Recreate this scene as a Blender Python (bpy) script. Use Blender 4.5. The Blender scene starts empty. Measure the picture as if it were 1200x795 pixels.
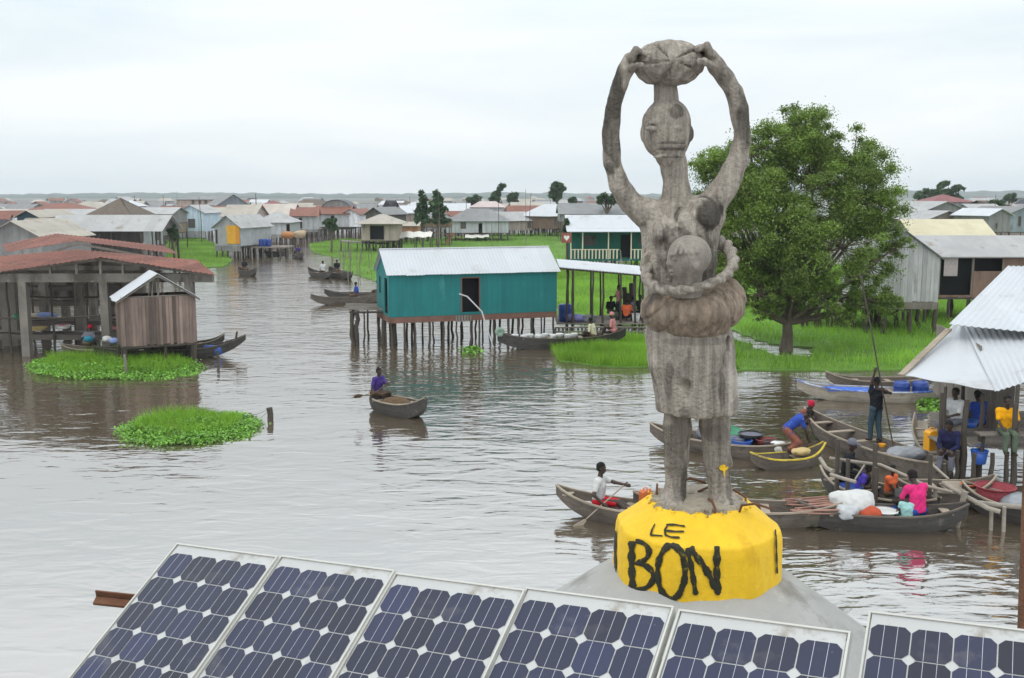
import bpy, math, random
import numpy as np
from mathutils import Vector, Matrix
random.seed(7); RNG = np.random.default_rng(11)
SC = bpy.context.scene; COL = SC.collection
PI = math.pi; rad = math.radians
# ------------------------------------------------------------ camera, light
CAM_H = 6.8; TH = math.atan(169.5/1200.0); FPX = 1200.0
cd = bpy.data.cameras.new('camera'); cam = bpy.data.objects.new('camera', cd); COL.objects.link(cam)
cam.location = (0, 0, CAM_H); cam.rotation_euler = (PI/2-TH, 0, 0)
cd.sensor_width = 36; cd.lens = 36; cd.clip_start = .05; cd.clip_end = 20000
SC.camera = cam
SC.view_settings.view_transform = 'Standard'; SC.view_settings.look = 'None'
SC.view_settings.exposure = 0.0; SC.view_settings.gamma = 1; SC.view_settings.use_curve_mapping = False
SUN_EL, SUN_AZ = rad(62), rad(215)     # azimuth measured clockwise from +Y
w = bpy.data.worlds.new('World'); SC.world = w; w.use_nodes = True
nt = w.node_tree; nt.nodes.clear()
N = nt.nodes.new; Lk = nt.links.new
out = N('ShaderNodeOutputWorld'); bg = N('ShaderNodeBackground'); Lk(bg.outputs[0], out.inputs[0])
bg.inputs[1].default_value = 0.12
sky = N('ShaderNodeTexSky'); sky.sky_type = 'NISHITA'; sky.sun_disc = False
sky.sun_elevation = SUN_EL; sky.sun_rotation = SUN_AZ; sky.dust_density = 4; sky.air_density = 1.2
tc = N('ShaderNodeTexCoord'); mp = N('ShaderNodeMapping'); mp.inputs['Scale'].default_value = (1.2, 1.2, 7.0)
Lk(tc.outputs['Generated'], mp.inputs[0])
nz = N('ShaderNodeTexNoise'); nz.inputs['Scale'].default_value = 1.6; nz.inputs['Detail'].default_value = 7; nz.inputs['Roughness'].default_value = .52
nz.inputs['Distortion'].default_value = .35
Lk(mp.outputs[0], nz.inputs['Vector'])
cr = N('ShaderNodeValToRGB'); Lk(nz.outputs[0], cr.inputs[0])
cr.color_ramp.elements[0].position = .36; cr.color_ramp.elements[0].color = (7.2, 8.1, 8.6, 1)
cr.color_ramp.elements[1].position = .62; cr.color_ramp.elements[1].color = (8.95, 9.3, 9.45, 1)
mx = N('ShaderNodeMixRGB'); mx.inputs[0].default_value = .90
Lk(sky.outputs[0], mx.inputs[1]); Lk(cr.outputs[0], mx.inputs[2]); 
sz = N('ShaderNodeSeparateXYZ'); Lk(tc.outputs['Generated'], sz.inputs[0])
mr = N('ShaderNodeMapRange'); mr.inputs[1].default_value = .14; mr.inputs[2].default_value = .75; mr.inputs[3].default_value = 1.0; mr.inputs[4].default_value = 1.8; Lk(sz.outputs[2], mr.inputs[0])   # overcast sky: brighter overhead
vs_ = N('ShaderNodeVectorMath'); vs_.operation = 'SCALE'; Lk(mx.outputs[0], vs_.inputs[0]); Lk(mr.outputs[0], vs_.inputs['Scale']); Lk(vs_.outputs[0], bg.inputs[0])
sd = bpy.data.lights.new('sun', 'SUN'); sun = bpy.data.objects.new('sun', sd); COL.objects.link(sun)
sd.energy = .6; sd.angle = rad(14); sd.color = (1, .965, .91)
sv = Vector((math.sin(SUN_AZ)*math.cos(SUN_EL), math.cos(SUN_AZ)*math.cos(SUN_EL), math.sin(SUN_EL)))
sun.rotation_euler = (-sv).to_track_quat('-Z', 'Y').to_euler()
# ------------------------------------------------------------ place finding
def ray(px, py):
    a = (px-600)/FPX; b = (397.5-py)/FPX
    return Vector((a, math.cos(TH)+b*math.sin(TH), -math.sin(TH)+b*math.cos(TH)))
def G(px, py, z=0.0):
    r = ray(px, py); t = (z-CAM_H)/r.z; return Vector((r.x*t, r.y*t, z))
def AT(px, py, Y):
    r = ray(px, py); t = Y/r.y; return Vector((r.x*t, Y, CAM_H+r.z*t))
# ------------------------------------------------------------ materials
MATS = {}
def srgb(h):
    return tuple(((c/255+.055)/1.055)**2.4 if c/255 > .04045 else c/255/12.92 for c in h)
def mat(name, col, rough=.85, spec=.3, noise=(3, .25), stain=None, bands=None, grain=None, bump=None, metal=0, tint=0, coat=0, ncoord='Object', translucent=0):
    """noise=(scale,amt); stain=(colour,scale,threshold,zstretch); bands=(axis,period,amt); grain=(scale vector, amt); bump=(scale,strength)"""
    if name in MATS: return MATS[name]
    m = bpy.data.materials.new(name); m.use_nodes = True; t = m.node_tree; N = t.nodes.new; L = t.links.new
    p = t.nodes['Principled BSDF']; p.inputs['Roughness'].default_value = rough
    p.inputs['Specular IOR Level'].default_value = spec; p.inputs['Metallic'].default_value = metal
    if coat: p.inputs['Coat Weight'].default_value = coat; p.inputs['Coat Roughness'].default_value = .08
    tcn = N('ShaderNodeTexCoord'); co = tcn.outputs[ncoord]
    cur = N('ShaderNodeRGB'); cur.outputs[0].default_value = (*col, 1); cur = cur.outputs[0]
    def math_(op, a, b=None, c=None):
        n = N('ShaderNodeMath'); n.operation = op
        for i, v in enumerate((a, b, c)):
            if v is None: continue
            if isinstance(v, (int, float)): n.inputs[i].default_value = v
            else: L(v, n.inputs[i])
        return n.outputs[0]
    def scale_col(c, f):
        n = N('ShaderNodeVectorMath'); n.operation = 'SCALE'; L(c, n.inputs[0]); L(f, n.inputs['Scale']); return n.outputs[0]
    heights = []
    if noise:
        n = N('ShaderNodeTexNoise'); n.inputs['Scale'].default_value = noise[0]; n.inputs['Detail'].default_value = 6; n.inputs['Roughness'].default_value = .6
        L(co, n.inputs['Vector'])
        f = math_('MULTIPLY_ADD', n.outputs[0], 2*noise[1]*1.6, 1-noise[1]*1.6)
        cur = scale_col(cur, f)
    if grain:
        mpn = N('ShaderNodeMapping'); mpn.inputs['Scale'].default_value = grain[0]; L(co, mpn.inputs[0])
        n = N('ShaderNodeTexNoise'); n.inputs['Scale'].default_value = 1; n.inputs['Detail'].default_value = 5; n.inputs['Roughness'].default_value = .65; L(mpn.outputs[0], n.inputs['Vector'])
        f = math_('MULTIPLY_ADD', n.outputs[0], 2*grain[1]*1.6, 1-grain[1]*1.6); cur = scale_col(cur, f); heights.append((n.outputs[0], .6))
    if bands:
        sx = N('ShaderNodeSeparateXYZ'); L(co, sx.inputs[0])
        v = math_('DIVIDE', sx.outputs[bands[0]], bands[1]); fl = math_('FLOOR', v)
        wn = N('ShaderNodeTexWhiteNoise'); wn.noise_dimensions = '1D'; L(fl, wn.inputs['W'])
        f = math_('MULTIPLY_ADD', wn.outputs['Value'], 2*bands[2], 1-bands[2]); cur = scale_col(cur, f)
        fr = math_('FRACT', v); g = math_('GREATER_THAN', fr, .08); f2 = math_('MULTIPLY_ADD', g, .35, .65)
        if len(bands) > 3: cur = scale_col(cur, f2)
        heights.append((g, .5))
    if stain:
        stains = stain if isinstance(stain, list) else [stain]
        for (sc, ss, th, zs) in stains:
            mpn = N('ShaderNodeMapping'); mpn.inputs['Scale'].default_value = (ss, ss, ss*zs); mpn.inputs['Location'].default_value = (ss, th*9, 1); L(co, mpn.inputs[0])
            n = N('ShaderNodeTexNoise'); n.inputs['Scale'].default_value = 1; n.inputs['Detail'].default_value = 8; n.inputs['Roughness'].default_value = .65; L(mpn.outputs[0], n.inputs['Vector'])
            r = N('ShaderNodeMapRange'); L(n.outputs[0], r.inputs[0]); r.inputs[1].default_value = th; r.inputs[2].default_value = th+.12; r.clamp = True
            mm = N('ShaderNodeMixRGB'); L(r.outputs[0], mm.inputs[0]); L(cur, mm.inputs[1]); mm.inputs[2].default_value = (*sc, 1); cur = mm.outputs[0]
    if tint:
        at = N('ShaderNodeAttribute'); at.attribute_name = 'tint'
        f = math_('MULTIPLY_ADD', at.outputs['Fac'], 2*tint, 1-tint); cur = scale_col(cur, f)
    L(cur, p.inputs['Base Color'])
    if bump:
        n = N('ShaderNodeTexNoise'); n.inputs['Scale'].default_value = bump[0]; n.inputs['Detail'].default_value = 5; L(co, n.inputs['Vector']); heights.append((n.outputs[0], 1.0))
    if heights and bump:
        h = None
        for (o, k) in heights:
            v = math_('MULTIPLY', o, k); h = v if h is None else math_('ADD', h, v)
        b = N('ShaderNodeBump'); b.inputs['Strength'].default_value = bump[1]; b.inputs['Distance'].default_value = bump[2] if len(bump) > 2 else .02
        L(h, b.inputs['Height']); L(b.outputs[0], p.inputs['Normal'])
    if translucent:
        tr = N('ShaderNodeBsdfTranslucent'); L(cur, tr.inputs[0]); ms = N('ShaderNodeMixShader'); ms.inputs[0].default_value = translucent
        o = t.nodes['Material Output']; L(p.outputs[0], ms.inputs[1]); L(tr.outputs[0], ms.inputs[2]); L(ms.outputs[0], o.inputs[0])
    MATS[name] = m; return m
WOOD = mat('weathered_grey_wood', (.20, .175, .15), grain=((14, 14, 1.2), .35), noise=(1.2, .3), bump=(30, .4))
DWOOD = mat('dark_wet_wood', (.075, .062, .05), grain=((10, 10, 1.5), .35), noise=(2, .3), bump=(20, .4))
LWOOD = mat('pale_wood', (.29, .24, .185), grain=((1.5, 14, 14), .3), noise=(1.5, .25), bump=(30, .3))
BOATW = mat('boat_planks', (.118, .098, .08), grain=((1.0, 16, 16), .4), noise=(1.6, .35), stain=((.055, .045, .038), 2.2, .56, 1), bump=(24, .4))
BOATD = mat('boat_tarred_planks', (.06, .055, .05), grain=((1.0, 16, 16), .4), noise=(1.6, .35), stain=((.15, .13, .11), 2.2, .58, 1), bump=(24, .4))
BOATL = mat('boat_bleached_planks', (.30, .265, .215), grain=((1.0, 16, 16), .35), noise=(1.6, .3), stain=((.11, .09, .07), 2.2, .57, 1), bump=(24, .4))
ZINC = mat('new_zinc_sheet', (.465, .48, .50), rough=.55, spec=.4, noise=(.5, .08), bands=(0, .85, .035), stain=[((.36, .355, .345), .7, .57, 1), ((.25, .20, .155), 2.1, .655, .6)])
ZINCP = mat('plain_zinc_sheet', (.47, .48, .50), rough=.55, spec=.5, noise=(.9, .1), stain=((.42, .41, .39), .8, .58, 1))
RUST = mat('rusty_roof_sheet', (.185, .075, .055), rough=.95, noise=(1.0, .3), bands=(0, .8, .22), stain=[((.10, .055, .045), 1.4, .54, 1), ((.26, .19, .165), 1.3, .60, 1), ((.05, .04, .035), 3.5, .66, 1)])
TEAL = mat('teal_board_paint', (.014, .155, .155), rough=.65, noise=(.9, .14), grain=((7, 7, .5), .16), bands=(0, .3, .07), stain=[((.045, .23, .22), 1.6, .60, .3), ((.06, .10, .085), 1.3, .66, .3)], bump=(20, .2))
PLINTH = mat('red_brown_plank', (.16, .085, .065), noise=(2, .3), grain=((.8, 8, 8), .25))
DARK = mat('painted_interior_dark', (.012, .013, .015), noise=None)  # near-black colour standing for the shade inside rooms
CONC = mat('weathered_concrete', (.36, .34, .31), rough=.95, noise=(1.3, .25), stain=[((.15, .135, .115), 1.1, .56, .35), ((.44, .42, .39), 3, .63, 1)], bump=(18, .4))
IRON = mat('rusty_iron', (.13, .06, .035), rough=.9, noise=(12, .5), bump=(40, .4))
def cloth(name, c): return mat('cloth_'+name, c, rough=.95, spec=.1, noise=(9, .18), bump=(35, .25))
def plastic(name, c): return mat('plastic_'+name, c, rough=.4, spec=.5, noise=(3, .12))
HCONC = mat('grimy_hall_concrete', (.19, .17, .148), rough=.95, noise=(1.3, .35), stain=[((.085, .072, .06), .9, .50, .35), ((.33, .31, .28), 2.4, .62, 1)], bump=(18, .4))
SKIN = mat('dark_skin', (.045, .026, .018), rough=.5, spec=.4, noise=(6, .1)); HAIR = mat('black_hair', (.008, .007, .006), rough=.9, noise=(40, .3))
# ------------------------------------------------------------ mesh building
def link(o, parent=None):
    COL.objects.link(o)
    if parent is not None: o.parent = parent
    return o
def tag(o, label=None, cat=None, group=None, kind=None):
    if label: o['label'] = label
    if cat: o['category'] = cat
    if group: o['group'] = group
    if kind: o['kind'] = kind
    return o
def root(name, loc, label, cat, group=None, rz=0):
    o = bpy.data.objects.new(name, None); o.location = loc; o.rotation_euler = (0, 0, rz); o.empty_display_size = .2
    link(o); return tag(o, label, cat, group)
def copy_tree(o, parent=None, **kw):
    c = o.copy(); link(c)
    if parent is not None: c.parent = parent
    for ch in list(o.children): copy_tree(ch, c)
    return c
class MB:
    def __init__(s): s.v = []; s.f = []; s.sm = []
    def add(s, vs, fs, smooth=False):
        n = len(s.v); s.v.extend([tuple(v) for v in vs]); s.f.extend([tuple(i+n for i in f) for f in fs]); s.sm.extend([smooth]*len(fs)); return s
    def box(s, c, d, R=None):
        h = Vector(d)*.5; vs = []
        for x in (-1, 1):
            for y in (-1, 1):
                for z in (-1, 1):
                    v = Vector((x*h.x, y*h.y, z*h.z))
                    if R is not None: v = R @ v
                    vs.append(v+Vector(c))
        return s.add(vs, [(0,1,3,2),(4,6,7,5),(0,4,5,1),(2,3,7,6),(0,2,6,4),(1,5,7,3)])
    def bb(s, x0, x1, y0, y1, z0, z1): return s.box(((x0+x1)/2, (y0+y1)/2, (z0+z1)/2), (x1-x0, y1-y0, z1-z0))
    def beam(s, a, b, wd, ht, up=(0, 0, 1)):
        a = Vector(a); b = Vector(b); d = (b-a); x = d.normalized(); y = Vector(up).cross(x)
        if y.length < 1e-4: y = Vector((0, 1, 0))
        y.normalize(); z = x.cross(y); R = Matrix((x, y, z)).transposed()
        return s.box((a+b)/2, (d.length, wd, ht), R)
    def tube(s, pts, rs, n=8, cap=True, smooth=True, flat=1.0):
        pts = [Vector(p) for p in pts]
        if not hasattr(rs, '__len__'): rs = [rs]*len(pts)
        rings = []; prev = None
        for i, p in enumerate(pts):
            d = (pts[min(i+1, len(pts)-1)]-pts[max(i-1, 0)]).normalized()
            if prev is None:
                u = d.orthogonal().normalized()
            else:
                u = (prev-d*prev.dot(d)).normalized()
            prev = u; v = d.cross(u)
            rings.append([p+(u*math.cos(2*PI*k/n)+v*math.sin(2*PI*k/n)*flat)*rs[i] for k in range(n)])
        vs = [q for r in rings for q in r]; fs = []
        for i in range(len(pts)-1):
            for k in range(n): fs.append((i*n+k, i*n+(k+1)%n, (i+1)*n+(k+1)%n, (i+1)*n+k))
        s.add(vs, fs, smooth)
        if cap: s.add(rings[0], [tuple(range(n))[::-1]]); s.add(rings[-1], [tuple(range(n))])
        return s
    def lathe(s, prof, n=20, c=(0, 0, 0), sx=1, sy=1, smooth=True):
        vs = []; fs = []
        for (r, z) in prof:
            for k in range(n): a = 2*PI*k/n; vs.append((c[0]+r*math.cos(a)*sx, c[1]+r*math.sin(a)*sy, c[2]+z))
        for i in range(len(prof)-1):
            for k in range(n): fs.append((i*n+k, i*n+(k+1)%n, (i+1)*n+(k+1)%n, (i+1)*n+k))
        return s.add(vs, fs, smooth)
    def slab(s, poly, t, d=(0, 0, -1)):
        n = len(poly); d = Vector(d)*t; P = [Vector(p) for p in poly]
        return s.add(P+[p+d for p in P], [tuple(range(n)), tuple(range(2*n-1, n-1, -1))]+[(i, i+n, (i+1)%n+n, (i+1)%n) for i in range(n)])
    def corr(s, a, b, c, d, period=.16, amp=.010, t=.01, sag=0.0, jit=0.0):
        """corrugated sheet: a->b is the eave/ridge direction the ribs repeat along, a->d down the slope"""
        a, b, c, d = map(Vector, (a, b, c, d)); L = (b-a).length; n = max(4, int(L/period*4)); m = 5
        nr = (b-a).cross(d-a).normalized()
        if nr.z < 0: nr = -nr
        vs = []
        for lay in (0, 1):
            for j in range(m+1):
                v = j/m
                for i in range(n+1):
                    u = i/n; p = (a*(1-u)+b*u)*(1-v)+(d*(1-u)+c*u)*v
                    off = amp*math.sin(i*PI/2)-lay*t-sag*math.sin(v*PI)
                    sh = math.floor(u*L/.85); rr = math.sin(sh*12.9898+j*0)*43758.5; rr -= math.floor(rr)
                    if j == m: p = p+(c-b).normalized()*rr*jit
                    vs.append(p+nr*(off+.006*rr))
        W = n+1; K = W*(m+1); fs = []
        for j in range(m):
            for i in range(n):
                q = j*W+i; fs.append((q, q+1, q+W+1, q+W)); fs.append((K+q, K+q+W, K+q+W+1, K+q+1))
        for i in range(n):
            fs.append((i, K+i, K+i+1, i+1)); q = m*W+i; fs.append((q, q+1, K+q+1, K+q))
        for j in range(m):
            q = j*W; fs.append((q, q+W, K+q+W, K+q)); q = j*W+n; fs.append((q, K+q, K+q+W, q+W))
        return s.add(vs, fs)
    def mesh(s, name, mats):
        me = bpy.data.meshes.new(name); me.from_pydata(s.v, [], s.f); me.polygons.foreach_set('use_smooth', s.sm)
        for m in (mats if isinstance(mats, (list, tuple)) else [mats]): me.materials.append(m)
        return me
    def build(s, name, m, parent=None, loc=None):
        o = bpy.data.objects.new(name, s.mesh(name, m))
        if loc is not None: o.location = loc
        return link(o, parent)
def np_mesh(name, V, F, m, tint=None, smooth=False):
    me = bpy.data.meshes.new(name); V = np.asarray(V, np.float32); F = np.asarray(F, np.int32); k = F.shape[1]
    me.vertices.add(len(V)); me.vertices.foreach_set('co', V.ravel()); me.loops.add(F.size); me.loops.foreach_set('vertex_index', F.ravel())
    me.polygons.add(len(F)); me.polygons.foreach_set('loop_start', np.arange(0, F.size, k, dtype=np.int32)); me.polygons.foreach_set('loop_total', np.full(len(F), k, np.int32))
    me.polygons.foreach_set('use_smooth', np.full(len(F), smooth)); me.update(calc_edges=True); me.validate()
    if tint is not None:
        at = me.attributes.new('tint', 'FLOAT', 'FACE'); at.data.foreach_set('value', np.asarray(tint, np.float32))
    me.materials.append(m); return me
# ------------------------------------------------------------ implicit surfaces (bodies, statue)
class SDF:
    def __init__(s, lo, hi, h):
        s.lo = np.array(lo, float); s.h = h; s.n = np.ceil((np.array(hi)-s.lo)/h).astype(int)+1; s.d = np.full(s.n, .3, np.float32)
    def blk(s, lo, hi):
        a = np.maximum(((np.array(lo)-s.lo)/s.h).astype(int)-1, 0); b = np.minimum(((np.array(hi)-s.lo)/s.h).astype(int)+2, s.n)
        if np.any(b <= a): return None
        sl = tuple(slice(a[i], b[i]) for i in range(3))
        g = [s.lo[i]+s.h*np.arange(a[i], b[i]) for i in range(3)]
        return sl, g[0][:, None, None], g[1][None, :, None], g[2][None, None, :]
    def comb(s, sl, d, k):
        o = s.d[sl]
        if k > 0: hh = np.maximum(k-np.abs(o-d), 0)/k; s.d[sl] = np.minimum(o, d)-hh*hh*k*.25
        else: s.d[sl] = np.minimum(o, d)
    def cap(s, a, b, ra, rb, k=.02):
        a = np.array(a, float); b = np.array(b, float); R = max(ra, rb)+.06
        B = s.blk(np.minimum(a, b)-R, np.maximum(a, b)+R)
        if B is None: return s
        sl, X, Y, Z = B; ab = b-a; L = max(ab@ab, 1e-9)
        t = np.clip(((X-a[0])*ab[0]+(Y-a[1])*ab[1]+(Z-a[2])*ab[2])/L, 0, 1)
        d = np.sqrt((X-a[0]-t*ab[0])**2+(Y-a[1]-t*ab[1])**2+(Z-a[2]-t*ab[2])**2)-(ra+(rb-ra)*t); s.comb(sl, d, k); return s
    def ell(s, c, r, k=.02, sub=False):
        c = np.array(c, float); r = np.array(r, float); R = r+.06; B = s.blk(c-R, c+R)
        if B is None: return s
        sl, X, Y, Z = B; q = np.sqrt(((X-c[0])/r[0])**2+((Y-c[1])/r[1])**2+((Z-c[2])/r[2])**2); g = np.sqrt(((X-c[0])/r[0]**2)**2+((Y-c[1])/r[1]**2)**2+((Z-c[2])/r[2]**2)**2)
        d = q*(q-1)/np.maximum(g, 1e-6)
        if sub:
            o = s.d[sl]; m = -d; hh = np.maximum(k-np.abs(o-m), 0)/max(k, 1e-6); s.d[sl] = np.maximum(o, m)+hh*hh*k*.25
        else: s.comb(sl, d, k)
        return s
    def grid(s):
        g = [s.lo[i]+s.h*np.arange(s.n[i]) for i in range(3)]; return g[0][:, None, None], g[1][None, :, None], g[2][None, None, :]
    def cut(s, p, n):    # removes the side the normal points to
        X, Y, Z = s.grid(); s.d = np.maximum(s.d, (X-p[0])*n[0]+(Y-p[1])*n[1]+(Z-p[2])*n[2]); return s
    def mesh(s, name, m, smooth=True):
        d = s.d.copy(); d[0] = d[-1] = .1; d[:, 0] = d[:, -1] = .1; d[:, :, 0] = d[:, :, -1] = .1
        ins = d < 0; c = [ins[i:ins.shape[0]-1+i, j:ins.shape[1]-1+j, k:ins.shape[2]-1+k] for i in (0, 1) for j in (0, 1) for k in (0, 1)]
        tot = sum(x.astype(np.int8) for x in c); act = (tot > 0) & (tot < 8); idx = np.full(act.shape, -1, np.int64); cells = np.argwhere(act); idx[act] = np.arange(len(cells))
        if len(cells) == 0: return None
        D = {}
        for i in (0, 1):
            for j in (0, 1):
                for k in (0, 1): D[i, j, k] = d[cells[:, 0]+i, cells[:, 1]+j, cells[:, 2]+k]
        acc = np.zeros((len(cells), 3)); cnt = np.zeros(len(cells))
        for ax in range(3):
            for u in (0, 1):
                for v in (0, 1):
                    p0 = [u, v]; p0.insert(ax, 0); p1 = [u, v]; p1.insert(ax, 1); a = D[tuple(p0)]; b = D[tuple(p1)]; x = (a < 0) != (b < 0)
                    t = np.where(x, a/np.where(x, a-b, 1), 0); pt = np.tile(np.array(p0, float), (len(cells), 1)); pt[:, ax] = t; acc[x] += pt[x]; cnt[x] += 1
        V = s.lo+s.h*(cells+acc/cnt[:, None]); F = []
        for ax in range(3):
            o = [0, 1, 2]; o.remove(ax); sl0 = [slice(1, -1)]*3; sl0[ax] = slice(0, -1); sl1 = [slice(1, -1)]*3; sl1[ax] = slice(1, None)
            A = ins[tuple(sl0)]; Bb = ins[tuple(sl1)]
            for flip, M_ in ((False, A & ~Bb), (True, ~A & Bb)):
                e = np.argwhere(M_)
                if len(e) == 0: continue
                e = e.copy(); e[:, o[0]] += 1; e[:, o[1]] += 1; q = []
                for (du, dv) in ((0, 0), (-1, 0), (-1, -1), (0, -1)):
                    ee = e.copy(); ee[:, o[0]] += du; ee[:, o[1]] += dv; q.append(idx[ee[:, 0], ee[:, 1], ee[:, 2]])
                q = np.stack(q, 1)
                if flip ^ (ax == 1): q = q[:, ::-1]
                F.append(q)
        F = np.concatenate(F); F = F[(F >= 0).all(1)]
        return np_mesh(name, V, F, m, smooth=smooth)
    def build(s, name, m, parent=None):
        me = s.mesh(name, m)
        return None if me is None else link(bpy.data.objects.new(name, me), parent)
# ------------------------------------------------------------ water, air, far shore
def make_water():
    m = bpy.data.materials.new('muddy_lake_water'); m.use_nodes = True; t = m.node_tree; N = t.nodes.new; L = t.links.new
    p = t.nodes['Principled BSDF']; p.inputs['Roughness'].default_value = .04; p.inputs['IOR'].default_value = WATER_IOR
    p.inputs['Specular Tint'].default_value = (1, 1, 1, 1)
    g = N('ShaderNodeTexCoord'); co = g.outputs['Object']
    n0 = N('ShaderNodeTexNoise'); n0.inputs['Scale'].default_value = .09; n0.inputs['Detail'].default_value = 3; L(co, n0.inputs['Vector'])
    r = N('ShaderNodeValToRGB'); L(n0.outputs[0], r.inputs[0]); r.color_ramp.elements[0].position = .35; r.color_ramp.elements[0].color = (*WATER_A, 1); r.color_ramp.elements[1].position = .7; r.color_ramp.elements[1].color = (*WATER_B, 1)
    L(r.outputs[0], p.inputs['Base Color'])
    def nz(scale, sc, det, dist):
        mp = N('ShaderNodeMapping'); mp.inputs['Scale'].default_value = sc; mp.inputs['Rotation'].default_value = (0, 0, rad(12)); L(co, mp.inputs[0])
        n = N('ShaderNodeTexNoise'); n.inputs['Scale'].default_value = scale; n.inputs['Detail'].default_value = det; n.inputs['Distortion'].default_value = dist; n.inputs['Roughness'].default_value = .45; L(mp.outputs[0], n.inputs['Vector']); return n.outputs[0]
    def M(op, a, b):
        n = N('ShaderNodeMath'); n.operation = op
        for i, v in enumerate((a, b)):
            if isinstance(v, (int, float)): n.inputs[i].default_value = v
            else: L(v, n.inputs[i])
        return n.outputs[0]
    a = nz(1.5, (.55, 1.25, 1), 2.0, .8); b = nz(4.6, (.55, 1.2, 1), 3, .7); c = nz(.35, (.7, 1.2, 1), 2, .3)
    mask = N('ShaderNodeMapRange'); L(nz(.075, (1, .8, 1), 3, .4), mask.inputs[0]); mask.inputs[1].default_value = .36; mask.inputs[2].default_value = .64; mask.inputs[3].default_value = .35; mask.inputs[4].default_value = 1.15
    sp_ = N('ShaderNodeSeparateXYZ'); L(co, sp_.inputs[0]); cm = N('ShaderNodeMapRange'); cm.interpolation_type = 'SMOOTHSTEP'; L(M('ADD', sp_.outputs[0], sp_.outputs[1]), cm.inputs[0]); cm.inputs[1].default_value = 10; cm.inputs[2].default_value = 23; cm.inputs[3].default_value = .34; cm.inputs[4].default_value = 1.0
    h = M('ADD', M('MULTIPLY', M('ADD', M('MULTIPLY', a, .085), M('MULTIPLY', b, .017)), mask.outputs[0]), M('MULTIPLY', c, .08))
    bp = N('ShaderNodeBump'); bp.inputs['Strength'].default_value = 1.0; bp.inputs['Distance'].default_value = 1.0; L(M('MULTIPLY', M('MULTIPLY', h, cm.outputs[0]), WAVE), bp.inputs['Height']); L(bp.outputs[0], p.inputs['Normal'])
    return m
WATER_IOR = 5.6; WATER_A = (.075, .056, .036); WATER_B = (.098, .077, .052); WAVE = .7
wm = make_water()
mb = MB(); E_ = 2600; mb.add([(-E_, -300, 0), (E_, -300, 0), (E_, E_, 0), (-E_, E_, 0)], [(0, 1, 2, 3)])
tag(mb.build('water', wm), kind='structure')
# far shore: low land with an uneven tree line, both sides and behind
FARG = mat('far_woodland', (.05, .075, .06), noise=(.02, .4)); LAND = mat('far_land', (.09, .12, .05), noise=(.01, .3))
mb = MB(); n = 240
for (Y, hgt, sd_) in ((2300, 13, 1), (1700, 5, 2)):
    rr = random.Random(sd_); top = [max(1.0, hgt*(.6+.12*math.sin(i*.11*sd_+1)+.25*rr.random()+(.5 if (i > 150 and sd_ == 1) else 0))) for i in range(n+1)]
    vs = []; fs = []
    for i in range(n+1):
        x = -1500+3000*i/n; yy = Y+60*math.sin(i*.13*sd_)
        vs += [(x, yy-25, 0), (x, yy-12, top[i]*.8), (x, yy+10, top[i]), (x, yy+90, 0)]
    for i in range(n):
        for k in range(3): q = i*4+k; fs.append((q, q+4, q+5, q+1))
    if sd_ == 1 or True: mb.add(vs, fs, True)
lb = MB(); lb.slab([(-1500, 760, .3), (1500, 760, .3), (1700, 2250, .3), (-1700, 2250, .3)], .6); tag(lb.build('far_land', mat('marshy_land', (.14, .14, .115), noise=(.02, .5), stain=((.25, .24, .21), .03, .55, 1))), kind='structure')
tag(mb.build('far_treeline', FARG), 'hazy low line of far-off woodland along the horizon', 'woodland', kind='stuff')
# air
hm = bpy.data.materials.new('haze_air'); hm.use_nodes = True; t = hm.node_tree; t.nodes.clear(); o_ = t.nodes.new('ShaderNodeOutputMaterial'); pv = t.nodes.new('ShaderNodeVolumePrincipled')
pv.inputs['Color'].default_value = (.93, .97, 1, 1); pv.inputs['Density'].default_value = .00027; pv.inputs['Anisotropy'].default_value = 0.0; t.links.new(pv.outputs[0], o_.inputs['Volume'])
mb = MB(); mb.bb(-E_-20, E_+20, -320, E_+20, -2.5, 40); tag(mb.build('haze', hm), kind='stuff')
# ------------------------------------------------------------ grass and water plants
def inpoly(P, X, Y):
    r = np.zeros(len(X), bool); n = len(P); j = n-1
    for i in range(n):
        xi, yi = P[i][0], P[i][1]; xj, yj = P[j][0], P[j][1]
        c = ((yi > Y) != (yj > Y)) & (X < (xj-xi)*(Y-yi)/((yj-yi) if yj != yi else 1e-9)+xi); r ^= c; j = i
    return r
def sample(P, n):
    x0 = min(p[0] for p in P); x1 = max(p[0] for p in P); y0 = min(p[1] for p in P); y1 = max(p[1] for p in P); out = np.zeros((0, 2))
    while len(out) < n:
        X = RNG.uniform(x0, x1, n*2); Y = RNG.uniform(y0, y1, n*2); k = inpoly(P, X, Y); out = np.concatenate([out, np.stack([X[k], Y[k]], 1)])
    return out[:n]
def lump(x, y): return .5+.25*np.sin(x*1.7+np.sin(y*1.3)*1.5)+.25*np.sin(y*2.1+x*.6+1)
def blades(P, n, h, wd, z0=.05, lean=.35):
    q = sample(P, n); a = RNG.uniform(0, 2*PI, n); s = RNG.uniform(.55, 1.15, n)*(.55+.75*lump(q[:, 0], q[:, 1])); H_ = h*s
    dx = np.cos(a)*wd*.5; dy = np.sin(a)*wd*.5; lx = RNG.normal(0, lean, n)*H_; ly = RNG.normal(0, lean, n)*H_
    z = np.full(n, z0-.05); v0 = np.stack([q[:, 0]-dx, q[:, 1]-dy, z], 1); v1 = np.stack([q[:, 0]+dx, q[:, 1]+dy, z], 1)
    v2 = np.stack([q[:, 0]+lx, q[:, 1]+ly, z+H_], 1); V = np.stack([v0, v1, v2], 1).reshape(-1, 3); F = np.arange(3*n).reshape(-1, 3)
    return V, F, np.clip(RNG.normal(.5, .2, n)*.6+.4*lump(q[:, 0]*.35+3, q[:, 1]*.3), 0, 1)
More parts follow.
